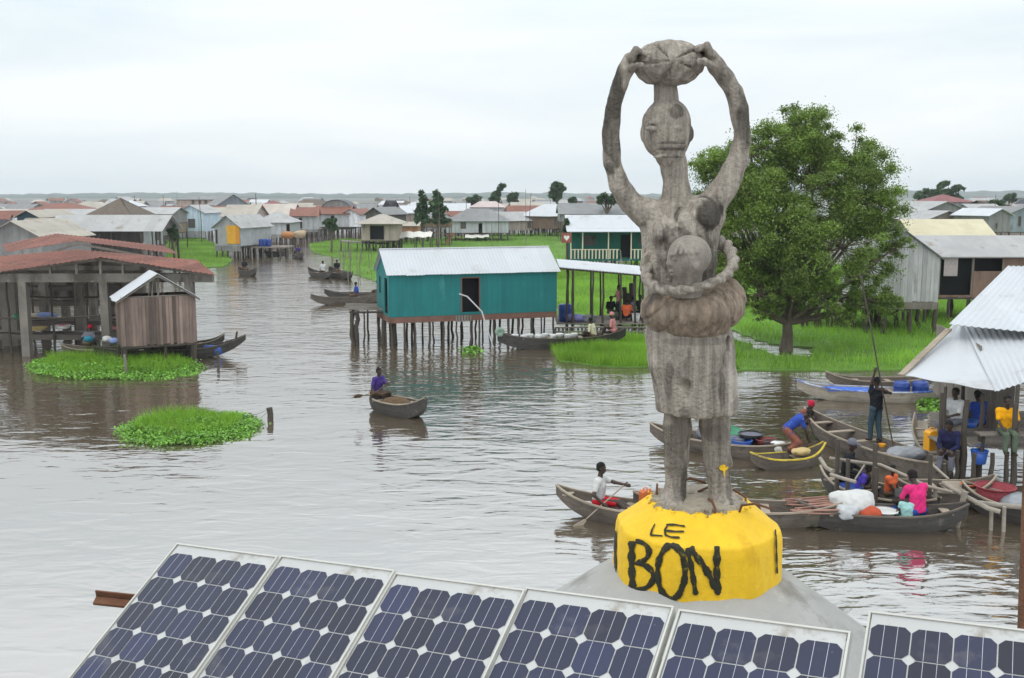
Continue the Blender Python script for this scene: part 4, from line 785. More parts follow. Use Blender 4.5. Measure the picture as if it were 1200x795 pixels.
# near brown pole at the frame edge
p0 = AT(1192, 440, 5.2); mb = MB(); bt = AT(1200, 860, 5.0); tp = AT(1207, 440, 5.25); mb.tube([bt-Vector((0, 0, 1.2))-Vector((-.02, 0, 0)), bt, AT(1204, 650, 5.12), tp, tp+Vector((.01, .02, .1))], [.052, .05, .036, .018, .01], 12); o = mb.build('wooden_pole', mat('brown_pole_wood', (.15, .075, .045), grain=((25, 25, 2), .4), noise=(5, .3), bump=(60, .6))); tag(o, 'rough brown wooden pole standing close by at the right edge beside the solar panels', 'pole')
# ------------------------------------------------------------ kiosk roof (concrete cone), statue on its painted base
SD = 6.2
def SP(px, py, dy=0.0): p = AT(px, py, SD+dy); return np.array([p.x-SO.x, dy, p.z-SO.z])
SO = AT(815, 700, SD); BR = .528; SO.z = AT(815, 668, SD).z-.06       # base centre on the roof, at the ring's foot
CONE = mat('smoothed_cement', (.33, .325, .31), rough=.95, noise=(2.2, .16), stain=[((.20, .19, .17), 1.9, .54, 1), ((.42, .41, .39), 4, .62, 1), ((.13, .12, .10), 7, .68, 1)], bump=(22, .35))
kz = root('concrete_kiosk', (SO.x, SO.y, 0), 'bare cement cone roofed round kiosk under the yellow statue base', 'building'); mb = MB()
mb.lathe([(1.95, SO.z-1.12), (2.0, SO.z-1.04), (.66, SO.z-.02), (.50, SO.z+.075), (.3, SO.z+.08), (.01, SO.z+.08)], 72); mb.build('roof', CONE, kz)
mb = MB(); mb.lathe([(1.6, .55), (1.6, SO.z-1.05)], 40); mb.lathe([(1.75, .35), (1.75, .55), (.01, .55)], 40); mb.build('wall', CONC, kz)
for k in range(8): stilt(kz, 1.5*math.cos(k*PI/4), 1.5*math.sin(k*PI/4), -.6, .4, .14, 'pile', CONC)
YEL = mat('yellow_gloss_paint', (.74, .46, .018), rough=.6, spec=.3, noise=(3.5, .14), grain=((12, 12, 2.5), .12), stain=[((.56, .30, .012), 2.6, .58, .5), ((.80, .56, .05), 6, .62, 1), ((.30, .22, .10), 5.5, .70, .4)], bump=(26, .35))
BLK = mat('black_brush_paint', (.022, .022, .012), rough=.6, noise=(25, .4), stain=((.30, .20, .01), 22, .60, 1))
pb = root('statue_base', (SO.x, SO.y, SO.z), 'chunky yellow painted concrete base lettered LE BON under the statue', 'plinth')
HT = .37; ROT = PI/8+.06
def brad(phi):       # rounded octagon
    a = (phi-ROT) % (PI/4)-PI/8; r = BR*math.cos(PI/8)/math.cos(a); return r*.55+BR*.45*.975
def bprof(phi, t):   # t 0..1 wall foot->top edge, 1..2 chamfer, 2..3 top
    R = brad(phi); wob = .006*math.sin(phi*7+t*3)+.005*math.sin(phi*13+2)
    if t <= 1: return (R*(1.03-.03*t)+wob*(1-t*.5)-.012*max(0, t-.9)*10, -.10*(1-t)+HT*t-.0*t)
    if t <= 2: u = t-1; return (R*(1-.40*u)+wob-.012*(1-u), HT+.145*u)
    u = t-2; return (R*.60*(1-u), HT+.145+.01*u)
mb = MB(); n = 128; ts = [0, .15, .35, .6, .8, .92, .97, 1.0, 1.03, 1.1, 1.3, 1.6, 1.85, 1.95, 2.0, 2.06, 2.3, 2.7, 2.98]; vs = []; fs = []
for t in ts:
    for k in range(n): p = 2*PI*k/n; r, z = bprof(p, t); vs.append((r*math.cos(p), r*math.sin(p), z))
for i in range(len(ts)-1):
    for k in range(n): fs.append((i*n+k, i*n+(k+1) % n, (i+1)*n+(k+1) % n, (i+1)*n+k))
mb.add(vs, fs, True); mb.build('painted_block', YEL, pb)
# bare broken cement on top
mb = MB(); vs = [(0, 0, HT+.172)]; m_ = 60
for k in range(m_): p = 2*PI*k/m_; r = .27+.025*math.sin(k*1.7)+.015*math.sin(k*4.1); vs.append((r*math.cos(p), r*math.sin(p), HT+.165))
for k in range(m_): p = 2*PI*k/m_; r = .29+.025*math.sin(k*1.7)+.015*math.sin(k*4.1); vs.append((r*math.cos(p), r*math.sin(p), HT+.135))
mb.add(vs, [(0, 1+k, 1+(k+1) % m_) for k in range(m_)]+[(1+k, 1+m_+k, 1+m_+(k+1) % m_, 1+(k+1) % m_) for k in range(m_)]); mb.build('bare_cement', mat('broken_cement', (.30, .26, .20), noise=(12, .35), bump=(50, .8), stain=((.10, .07, .05), 9, .58, 1)), pb)
rg = random.Random(3)
for cx_, cy_ in ((-.25, .05), (.29, -.05), (.18, .2), (-.1, .27), (.05, -.27), (.2, -.22)):
    mb = MB(); a = rg.uniform(0, 6); mb.tube([(cx_, cy_, HT+.11), (cx_*1.02+.02*math.cos(a), cy_*1.02, HT+.18), (cx_+.10*math.cos(a), cy_+.10*math.sin(a), HT+.19+rg.uniform(0, .02)), (cx_+.2*math.cos(a), cy_+.2*math.sin(a), HT+.175)], .008, 6); mb.build('rebar', IRON, pb)
mb = MB()
for k in range(90):
    p = rg.uniform(0, 2*PI); r = rg.uniform(.25, .34); s = rg.uniform(.003, .010); mb.lathe([(.001, s*.7), (s, 0), (.6*s, -s)], 5, (r*math.cos(p), r*math.sin(p), HT+.148))
mb.build('paint_crumbs', YEL, pb)['kind'] = 'stuff'
# brush lettering: strokes in (photo px) mapped onto the block's side
def onbase(px, py):
    r = ray(px, py); best = None
    for i in range(240):
        t = 3+i*.02; q = Vector((0, 0, CAM_H))+r*t-Vector(SO)
        ph = math.atan2(q.y, q.x); rr = math.hypot(q.x, q.y); z = q.z
        if z > HT: tt = 1+min(1, (z-HT)/.145); R = bprof(ph, tt)[0]
        else: R = bprof(ph, max(0, (z+.10)/(HT+.10)))[0]
        if rr < R: break
    lo, hi = t-.02, t
    for _ in range(14):
        t = (lo+hi)/2; q = Vector((0, 0, CAM_H))+r*t-Vector(SO); ph = math.atan2(q.y, q.x); z = q.z
        R = bprof(ph, 1+min(1, (z-HT)/.145))[0] if z > HT else bprof(ph, max(0, (z+.10)/(HT+.10)))[0]
        if math.hypot(q.x, q.y) < R: hi = t
        else: lo = t
    return q
strk = 0
def stroke(mb, pts, wd):
    """brush stroke draped on the base from photo-traced letter points; wd in px"""
    global strk; strk += 1; P_ = []
    for i in range(len(pts)-1):
        k = max(2, int(math.dist(pts[i], pts[i+1])/1.2))
        for j in range(k): u = j/k; P_.append((pts[i][0]*(1-u)+pts[i+1][0]*u, pts[i][1]*(1-u)+pts[i+1][1]*u))
    P_.append(pts[-1]); vs = []; off = .004+.0004*strk
    for i, (x, y) in enumerate(P_):
        a = P_[max(0, i-1)]; b = P_[min(len(P_)-1, i+1)]; dx, dy = b[0]-a[0], b[1]-a[1]; L_ = math.hypot(dx, dy) or 1; w_ = wd*.5*(.85+.2*math.sin(i*.45+strk)+.25*rg.random())
        e = min(1, (i+1)/3, (len(P_)-i)/3); w_ *= .5+.5*e
        for s in (-1, -.33, .33, 1):
            q = onbase(x-dy/L_*w_*s, y+dx/L_*w_*s); nrm = Vector((q.x, q.y, 0 if q.z < HT else .6)).normalized(); vs.append(q+nrm*(off+(.0025 if abs(s) < .5 else 0)))
    n_ = len(P_); mb.add(vs, [(i*4+k, i*4+k+1, i*4+k+5, i*4+k+4) for i in range(n_-1) for k in range(3)], True)
mb = MB()
arc = lambda cx, cy, rx, ry, a0, a1, n=14: [(cx+rx*math.cos(rad(a0+(a1-a0)*i/n)), cy+ry*math.sin(rad(a0+(a1-a0)*i/n))) for i in range(n+1)]
stroke(mb, [(741, 634), (740.5, 660), (742, 690)], 8); stroke(mb, arc(744, 647, 17, 13, -85, 80), 6.5); stroke(mb, arc(745, 676, 21, 16, -88, 95), 6.5); stroke(mb, [(743, 660), (755, 661)], 5); b1 = mb
mb.build('letter_B', BLK, pb); mb = MB(); stroke(mb, arc(787, 670.5, 16, 31, -95, 268, 34), 7); stroke(mb, arc(790, 668, 13, 29, -60, 75, 14), 6); mb.build('letter_O', BLK, pb)
mb = MB(); stroke(mb, [(806, 643), (811, 668), (815.5, 697)], 6.5); stroke(mb, [(809, 642), (826, 665), (841, 693)], 8); stroke(mb, [(840, 641), (839.5, 668), (841, 697)], 8); mb.build('letter_N', BLK, pb)
mb = MB(); stroke(mb, [(768, 615), (764.5, 622), (763, 628), (770, 628.5), (777, 629)], 2.2); mb.build('letter_L', BLK, pb)
mb = MB(); stroke(mb, [(783, 616), (779.5, 622), (780, 628), (787, 630.5), (797, 631)], 2.2); stroke(mb, [(781, 616), (791, 616), (803, 618)], 2.2); stroke(mb, [(781, 623), (791, 624), (802, 624)], 2.2); mb.build('letter_E', BLK, pb)
mb = MB(); stroke(mb, [(722.5, 622), (722, 645), (722.6, 672)], 2.4); mb.build('painted_bar', BLK, pb); mb = MB(); stroke(mb, [(907.5, 622), (908.2, 645), (909, 672)], 2.0); mb.build('painted_bar', BLK, pb)
# ---- statue
CARV = mat('carved_grey_wood', (.29, .255, .215), rough=.9, spec=.2, noise=(2.2, .3), grain=((30, 30, 1.2), .7), tint=.75, stain=[((.075, .066, .064), 2.3, .575, .45), ((.46, .42, .36), 4.0, .585, .12), ((.06, .052, .05), 9, .67, .1)], bump=(45, 1.0, .02))
DARKS = [(716, 135, 12, 62, .04), (719, 165, 9, 22, .15), (826, 250, 17, 18, .02), (870, 140, 10, 32, .16), (846, 85, 9, 16, .3), (739, 72, 9, 14, .3), (797, 500, 11, 30, .25), (790, 545, 5, 35, .3), (848, 520, 9, 30, .4), (862, 470, 12, 8, .3), (776, 272, 6, 8, .3), (783, 100, 16, 4, .4), (812, 395, 45, 4, .35), (789, 133, 8, 8, .12), (783, 176, 17, 1.8, .15), (783, 169, 16, 1.2, .2), (783, 185, 14, 1.5, .2), (808, 165, 3.5, 28, .2), (800, 430, 5, 26, .3), (838, 450, 4, 22, .25), (779, 440, 4, 25, .3), (793, 275, 4, 16, .25), (806, 306, 33, 34, .16), (789, 520, 13, 34, .22), (800, 565, 5, 22, .2), (838, 505, 16, 12, .3), (852, 560, 4, 30, .25)]  # dark wood patches; one behind the baby's head paints in its shaded edge
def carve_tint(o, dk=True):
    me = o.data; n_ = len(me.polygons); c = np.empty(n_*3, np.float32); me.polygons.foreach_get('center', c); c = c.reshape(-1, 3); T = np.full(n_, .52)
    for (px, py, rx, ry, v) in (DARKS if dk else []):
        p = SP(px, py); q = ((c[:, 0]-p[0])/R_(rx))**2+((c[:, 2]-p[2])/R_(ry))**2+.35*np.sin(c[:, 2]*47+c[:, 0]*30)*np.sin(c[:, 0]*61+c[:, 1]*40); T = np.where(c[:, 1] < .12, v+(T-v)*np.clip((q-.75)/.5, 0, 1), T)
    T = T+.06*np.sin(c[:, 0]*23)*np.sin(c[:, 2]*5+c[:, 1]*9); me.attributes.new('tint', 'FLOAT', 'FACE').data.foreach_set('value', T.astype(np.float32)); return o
st = root('wooden_statue', (SO.x, SO.y, SO.z), 'tall grey carved wooden statue of a woman carrying a bundle on her head', 'statue')
PX = SD/1188.0*1.035          # metres per photo px near the statue
def R_(px): return px*PX
h = .0085; g_ = SDF(SP(695, 612, 0)+np.array([0, -.42, 0]), SP(890, 205, 0)+np.array([0, .38, .0]), h)
def chain(s, pts, k=.03, d0=0):
    for a, b in zip(pts[:-1], pts[1:]): s.cap(SP(a[0], a[1], a[3] if len(a) > 3 else d0), SP(b[0], b[1], b[3] if len(b) > 3 else d0), R_(a[2]), R_(b[2]), k)
    return s
g_ = SDF((SP(695, 612)[0], -.42, SP(0, 612)[2]), (SP(892, 40)[0], .40, SP(0, 40)[2]), h)
# torso
chain(g_, [(797, 392, 36), (797, 345, 37), (797, 310, 36), (795, 282, 38)], .06)
g_.cap(SP(778, 262), SP(783, 300), R_(24), R_(26), .05); g_.cap(SP(818, 262), SP(812, 300), R_(24), R_(26), .05); g_.cap(SP(770, 255), SP(826, 252), R_(19), R_(22), .05)
chain(g_, [(795, 250, 19), (793, 228, 14.5), (790, 196, 13.5), (786, 175, 14)], .035)
# arms
chain(g_, [(775, 257, 20), (757, 250, 17, -.01), (741, 240, 13, -.02), (726, 219, 10.8, -.03), (718, 192, 9.8, -.04), (716, 167, 9.6, -.05), (717, 143, 9.2, -.06), (720.5, 117, 8.4, -.07), (727, 98, 8.3, -.08), (733, 82, 8.8, -.09)], .006)
chain(g_, [(815, 256, 22), (832, 243, 17, -.01), (851, 217, 14, -.02), (864, 190, 12, -.03), (869.5, 168, 9.8, -.04), (870, 152, 8.8, -.05), (866, 128, 10, -.06), (860, 108, 9.6, -.06), (851, 93, 9.2, -.07), (841, 79, 9.3, -.08)], .006)
# hands with fingers over the bundle
for sx, pts in ((1, [(733, 82), (739, 70), (746, 60)]), (-1, [(841, 80), (833, 66), (824, 55)])):
    (a, b, c) = pts; g_.cap(SP(*a, -.09), SP(*b, -.10), R_(9), R_(8), .02)
    for f_ in range(4):
        o_ = (f_-1.5)*.036; q0 = SP(*b, -.10)+np.array([0, o_, 0]); q1 = SP(c[0]-sx*2, c[1]+1+f_ % 2, -.10)+np.array([0, o_*1.15, .004]); q2 = SP(c[0]+sx*(9+f_), c[1]+1+abs(f_-1.5)*2, -.10)+np.array([0, o_*1.25, -.005]); q3 = SP(c[0]+sx*(15+f_), c[1]+8, -.10)+np.array([0, o_*1.2, -.01])
        g_.cap(q0, q1, R_(4.4), R_(3.6), .012); g_.cap(q1, q2, R_(3.5), R_(3.1), .006)
    t0 = SP(*a, -.10); t1 = SP(b[0]+sx*7, b[1]+7, -.20); t2 = SP(b[0]+sx*13, b[1]+6, -.24); g_.cap(t0, t1, R_(4.5), R_(3.8), .012); g_.cap(t1, t2, R_(3.8), R_(3.2), .01)
# breasts, head column
g_.ell(SP(771, 273, -.15), (R_(9), .055, R_(13)), .03); g_.ell(SP(825, 252, -.12), (R_(17), .085, R_(19)), .03)
g_.cap(SP(781, 128, -.01), SP(779.5, 95, -.01), R_(13.5), R_(12.5), .003)
# head: long egg with carved brows, eyes, nose, mouth
hc = SP(781.5, 156, -.02); g_.cap(SP(781.5, 145, -.02), SP(782, 160, -.02), R_(26.5), R_(26), .004); g_.cap(SP(782, 160, -.02), SP(784, 181, -.03), R_(26), R_(15.5), .01)
g_.ell(SP(778, 157, -.145), (.022, .03, .07), .03); g_.cap(SP(762, 144, -.125), SP(776, 142, -.145), .012, .012, .02); g_.cap(SP(784, 142, -.145), SP(800, 145, -.11), .012, .012, .02)
for z_ in (169, 176, 184): g_.cap(SP(767, z_, -.098), SP(794, z_-1.5, -.10), .012, .012, .01)
for ex in (761, 790): g_.ell(SP(ex+2, 151, -.140), (.034, .03, .016), .010)
for ex in (754.5, 809): g_.ell(SP(ex, 157, 0), (.02, .03, .045), .015)
# skirt
chain(g_, [(797, 395, 39), (802, 420, 40), (815, 468, 42)], .03)
g_.cap(SP(788, 400), SP(790, 474), R_(17), R_(19), .05); g_.cap(SP(840, 400), SP(843, 472), R_(17), R_(20), .05); g_.cap(SP(815, 398, .0), SP(817, 472, 0), R_(41), R_(43), .05)
X_, Y_, Z_ = g_.grid()
sk = SP(815, 481)[2]; 
# cut the skirt hem flat, then add legs
below = (Z_ < sk+.01*np.sin(X_*25)+0*Y_); g_.d = np.where(below, np.maximum(g_.d, (sk-Z_)+.0*X_), g_.d).astype(np.float32)
chain(g_, [(795, 470, 16), (794, 500, 15.5), (793, 540, 13.5), (791, 575, 12), (789, 587, 13)], .02, .0); chain(g_, [(836, 470, 18), (838, 500, 17), (841, 540, 15.5), (843, 570, 12.5), (846, 588, 14)], .02, .0)
g_.ell(SP(788, 591, -.07), (R_(15), .13, R_(10)), .04); g_.ell(SP(851, 592, -.07), (R_(17), .13, R_(10)), .04)
for fx, s_0 in ((788, 15), (851, 17)):
    for t_ in range(5): g_.ell(SP(fx+(t_-2)*s_0*.36, 597, -.185+abs(t_-2)*.014), (.017, .03, .016), .012)
# squash depth slightly irregular chiselling
ch = .0018*np.sin(X_*31+3*np.sin(Z_*9))*np.sin(Z_*17+2*np.sin(Y_*21))+.003*np.sin(Z_*43+X_*37)*np.sin(Y_*39)+.002*np.sin(X_*90+Z_*12+Y_*70)
g_.d = (g_.d+ch).astype(np.float32)
# cracks
for (a, b) in (((853, 395), (838, 440)), ((846, 300), (848, 330)), ((795, 245), (791, 262)), ((775, 283), (781, 292))):
    p = SP(*a, -.1); q = SP(*b, -.1); L = q-p; t = np.clip(((X_-p[0])*L[0]+(Z_-p[2])*L[2])/(L[0]**2+L[2]**2), 0, 1); dd_ = np.sqrt((X_-p[0]-t*L[0]-.008*np.sin(Z_*60))**2+(Z_-p[2]-t*L[2])**2)
    g_.d = (g_.d+.026*np.exp(-(dd_/.011)**2)*(Y_ < 0)).astype(np.float32)
for kx, kz_, r_ in ((803, 452, .035), (793, 272, .03), (784, 428, .02)):
    g_.ell(SP(kx, kz_, -R_(41) if kz_ > 400 else -.19), (r_, .03, r_*1.1), .01, sub=True)
carve_tint(g_.build('figure', CARV, st))
# bundle on the head: cushion with carved creases
s = SDF((SP(735, 110)[0], -.36, SP(0, 112)[2]), (SP(832, 40)[0], .32, SP(0, 40)[2]), .0085); bc = SP(783, 75, -.03)
s.ell(bc, (R_(36), .20, R_(23)), 0); s.cap(bc+[-.085, -.03, 0], bc+[.085, -.03, .005], R_(21.5), R_(21.5), .04)
X_, Y_, Z_ = s.grid(); kx, kz = bc[0]+.0, bc[2]-.005; ang = np.arctan2(Z_-kz, X_-kx); rr = np.sqrt((X_-kx)**2+(Z_-kz)**2)
gr = np.abs(np.sin(ang*2.5+.9+.9*np.sin(ang*2)+rr*3)); s.d = (s.d+.026*np.exp(-(gr/.2)**2)*np.clip(rr/.03, 0, 1)*np.clip((.2-rr)/.03, 0, 1)*(Y_ < bc[1])-.006*np.cos(rr*55)*(Y_ < bc[1])+.003*np.sin(X_*80)*np.sin(Z_*90)).astype(np.float32)
carve_tint(s.build('head_bundle', CARV, st))
# belly bundle and the wrapped cloth
s = SDF((SP(745, 400)[0], -.46, SP(0, 400)[2]), (SP(878, 270)[0], .36, SP(0, 270)[2]), .0085)
s.ell(SP(811, 361, -.04), (R_(57), .30, R_(32)), 0); s.cap(SP(775, 366, -.08), SP(848, 350, -.08), R_(20), R_(24), .06); s.ell(SP(812, 384, -.06), (R_(40), .2, R_(11)), .04)
X_, Y_, Z_ = s.grid(); cx_ = SP(811, 361)[0]; s.d = (s.d+.012*np.exp(-(np.sin(np.arctan2(X_-cx_, Z_-SP(0, 318)[2]-.1)*11+Z_*5)/.25)**2)*(np.abs(X_-cx_) > .13)+.004*np.sin(X_*60+Z_*20)*np.sin(Z_*50)).astype(np.float32); s.build('belly_bundle', mat('carved_tan_wood', (.225, .175, .132), rough=.9, spec=.2, noise=(2.2, .3), grain=((34, 34, 1.6), .75), stain=[((.09, .075, .065), 2.6, .55, .4), ((.36, .31, .25), 5, .61, .2)], bump=(45, .6, .012)), st)
# twisted rope round the waist (two strands)
s = SDF((SP(740, 400)[0], -.52, SP(0, 352)[2]), (SP(884, 270)[0], .46, SP(0, 262)[2]), .0085)
path = [(765, 285, -.05), (757, 310, -.08), (758, 328, -.14), (772, 340, -.30), (800, 341, -.36), (830, 334, -.34), (852, 323, -.24), (861, 308, -.12), (854, 290, .0), (840, 283, .12), (800, 283, .2), (775, 281, .12), (765, 285, -.05)]
pp = [Vector(SP(a, b, c)) for a, b, c in path]; C_ = []
for i in range(len(pp)-1):
    for j in range(9): C_.append(pp[i].lerp(pp[i+1], j/9))
C_ = [sum((C_[(i+k) % len(C_)] for k in (-3, -2, -1, 0, 1, 2, 3)), Vector())/7 for i in range(len(C_))]; M_ = len(C_)
for st_ in range(2):
    q = []
    for i in range(M_):
        T_ = (C_[(i+1) % M_]-C_[i-1]).normalized(); u = T_.cross(Vector((0, .3, 1))).normalized(); v = T_.cross(u); a = i*2*PI*10/M_+st_*PI; w_r = .012+.009*min(1, max(0, (C_[i].y+.3)/.4)); q.append(C_[i]+(u*math.cos(a)+v*math.sin(a))*w_r)
    for i in range(M_): rr_ = .019+.008*min(1, max(0, (C_[i].y+.3)/.4)); s.cap(q[i], q[(i+1) % M_], rr_, rr_, .003)
carve_tint(s.build('twisted_rope', CARV, st), False)
# baby's head tied at the front
s = SDF((SP(752, 345)[0], -.62, SP(0, 345)[2]), (SP(842, 270)[0], -.0, SP(0, 272)[2]), .0065); bc = SP(808, 300, -.31)
s.ell(bc, (R_(23), .13, R_(22)), 0); s.ell(SP(797, 311, -.32), (R_(13), .07, R_(15)), .03); s.cap(SP(806, 322, -.28), SP(805, 342, -.24), R_(15), R_(17), .03)
s.ell(SP(785, 309, -.35), (.022, .022, .02), .015); s.ell(SP(786.5, 318, -.35), (.016, .022, .009), .006); s.ell(SP(787.5, 322, -.35), (.014, .022, .008), .005); s.cap(SP(786, 299, -.37), SP(797, 297, -.42), .012, .01, .012)
s.ell(SP(791, 304, -.40), (.018, .012, .010), .006); s.ell(SP(816, 312, -.43), (.02, .016, .028), .01)
for k in range(5): s.cap(SP(796+k*4, 287+k*.8-2, -.40), SP(791+k*6.4, 298+k*-.5, -.435), .010, .010, .008)
s.build('baby_head', mat('carved_baby_wood', (.245, .215, .185), rough=.9, spec=.2, noise=(3, .25), grain=((25, 25, 3), .40), stain=[((.07, .06, .055), 4, .58, .6)], bump=(60, .6, .012)), st)
# yellow splash of paint on the right leg
pl = SP(844.5, 545); mb = MB(); r0 = R_(15.7); cxl = SP(841, 545)[0]
def legp(px, py): x = SP(px, py)[0]-SP(841, py)[0]; return (SP(841, py)[0]+x, -math.sqrt(max(.0001, (r0+.004)**2-x*x)), SP(px, py)[2])
vs = [legp(845, 544)]; m_ = 18
for k in range(m_): a = 2*PI*k/m_; vs.append(legp(845+5.6*math.cos(a)*(1+.1*math.sin(k*3)), 544+3.6*math.sin(a)))
mb.add(vs, [(0, 1+k, 1+(k+1) % m_) for k in range(m_)]); mb.add([legp(843.5, 546), legp(847, 546), legp(846.2, 552), legp(845.5, 556), legp(844.8, 552)], [(0, 1, 2, 3, 4)]); mb.build('paint_splash', YEL, st)
# ------------------------------------------------------------ solar panels
CELL = mat('solar_cell_blue', (.020, .026, .068), rough=.35, spec=.5, noise=(1.7, .35), coat=.7, stain=((.055, .05, .075), 2.2, .55, 1), bump=(90, .05))
BACK = mat('panel_backsheet', (.42, .42, .41), rough=.5, noise=(3, .12), stain=[((.25, .225, .185), 7, .56, 1), ((.18, .155, .12), 22, .66, 1)], coat=.2)
ALU = mat('aluminium_frame', (.46, .45, .41), rough=.45, spec=.6, noise=(8, .1), stain=((.33, .29, .24), 10, .64, 1)); BUS = mat('silver_busbar', (.42, .43, .48), rough=.4, noise=(30, .3)); STEEL = mat('galvanised_steel', (.30, .30, .30), rough=.6, metal=.3)
PU = (0.88897, -0.45409, 0.05946); PV = (-0.36816, -0.78582, -0.49694)
PO = [(-1.4035, 4.0711, -1.4656), (-0.9171, 3.8435, -1.4364), (-0.4376, 3.6001, -1.4149), (0.0439, 3.3785, -1.383), (0.5365, 3.1301, -1.3591), (1.2042, 3.2644, -1.4217)]
uV = Vector(PU); vV = Vector(PV); nV = uV.cross(vV).normalized()
if nV.z < 0: nV = -nV
CC = .128; MT = .040; ROWS = 9; PW = 4*CC+.036; PLn = MT+ROWS*CC+.04
names = ['leftmost solar panel, its far upper corner overhanging the water', 'second solar panel from the left end of the row', 'third solar panel from the left, two panels before the yellow base', 'fourth solar panel, directly below the letters BON on the base', 'fifth solar panel, before the bare cement roof right of the base', 'last solar panel of the row beside the brown pole']
for i in range(6):
    P0_ = Vector(PO[i])+Vector((0, 0, CAM_H)); R3 = Matrix((uV, -vV, nV)).transposed().to_4x4()
    rt = root('solar_panel', P0_, names[i], 'solar panel', 'solar panels in a tilted row across the foreground'); rt.rotation_euler = R3.to_euler()
    x0 = -.006; x1 = 4*CC+.006; y0 = MT; y1 = -ROWS*CC-.04; rr = random.Random(i)
    mb = MB(); mb.bb(x0+.004, x1-.004, y1, y0, -.006, -.002); mb.build('backsheet', BACK, rt)
    mb = MB(); fw = .007
    mb.bb(x0-fw, x0, y1, y0, -.035, .004); mb.bb(x1, x1+fw, y1, y0, -.035, .004); mb.bb(x0-fw, x1+fw, y0, y0+fw, -.035, .0045); mb.bb(x0-fw, x1+fw, y1-fw, y1, -.035, .0045); mb.build('frame', ALU, rt)
    V = []; F = []; T = []; s = CC*.5-.0022; c_ = .019
    cb = MB(); bb_ = MB()
    for r in range(ROWS):
        for k in range(4):
            cx_, cy_ = (k+.5)*CC, -(r+.5)*CC; o8 = [(-s+c_, -s), (s-c_, -s), (s, -s+c_), (s, s-c_), (s-c_, s), (-s+c_, s), (-s, s-c_), (-s, -s+c_)]
            cb.add([(cx_+a, cy_+b, 0.0) for a, b in o8], [tuple(range(8))])
            for q in (-.021, .021): bb_.add([(cx_+q-.0008, cy_-s, .0008), (cx_+q+.0008, cy_-s, .0008), (cx_+q+.0008, cy_+s, .0008), (cx_+q-.0008, cy_+s, .0008)], [(0, 1, 2, 3)])
    cells = cb.build('cells', mat('solar_cell', (.008, .010, .034), rough=.35, spec=.4, noise=(1.5, .4), coat=.14, tint=.6, stain=[((.06, .058, .066), 3.2, .56, 1), ((.16, .16, .16), 38, .665, 1)]), rt)
    at = cells.data.attributes.new('tint', 'FLOAT', 'FACE'); at.data.foreach_set('value', [min(1, max(0, rr.gauss(.5+.12*(i == 5), .25))) for _ in range(len(cells.data.polygons))]); bb_.build('busbars', BUS, rt)
# mounting rails, rusty end stub and roof slab carrying them
rt = root('panel_rack', Vector(PO[0])+Vector((0, 0, CAM_H)), 'steel rack carrying the row of solar panels, one rusty end sticking out left', 'rack'); P5 = Vector(PO[5])-Vector(PO[0])
for k, dn in ((.22, .05), (.95, .05)):
    a = uV*(-.02)+vV*k-nV*.055; b = P5+uV*.75+vV*k-nV*.055; mb = MB(); mb.beam(a, b, .05, .04, nV); mb.build('rail', STEEL, rt)
a = uV*(-.02)+vV*.22-nV*.055; mb = MB()
sa = AT(111, 704, (rt.location+a).y-.0)-rt.location; sb = AT(158, 709, (rt.location+a).y)-rt.location; mb.beam(sa, sa+(sb-sa)*1.35, .035, .012, nV); mb.beam(sa+Vector((0, .016, .022)), sa+(sb-sa)*1.35+Vector((0, .016, .022)), .006, .04, nV); mb.build('rusty_stub', IRON, rt)
DZ = (rt.location+vV*1.1).z-.55
for f in (.03, .5, 1.0):
    for k in (.22, .95):
        p = P5*f+vV*k+uV*(.3 if f == .5 else .0)-nV*.08; mb = MB(); mb.bb(p.x-.02, p.x+.02, p.y-.02, p.y+.02, DZ-rt.location.z, p.z); mb.build('leg', STEEL, rt)
pc = Vector(PO[0])+P5*.5+vV*.7; dk = root('roof_terrace', (pc.x, pc.y, 0), 'flat cement roof terrace under the solar panels', 'building'); dk.rotation_euler = (0, 0, math.atan2(uV.y, uV.x))
mb = MB(); mb.bb(-2.0, 2.4, -3.2, .25, DZ-.2, DZ); mb.build('roof_slab', CONC, dk); mb = MB(); mb.bb(-1.8, 2.2, -3.0, .1, .8, DZ-.203); mb.build('wall', CONC, dk)
for x in (-1.6, 0, 2.0):
    for y in (-2.8, -.1): stilt(dk, x, y, -.6, .8, .15, 'pile', CONC)
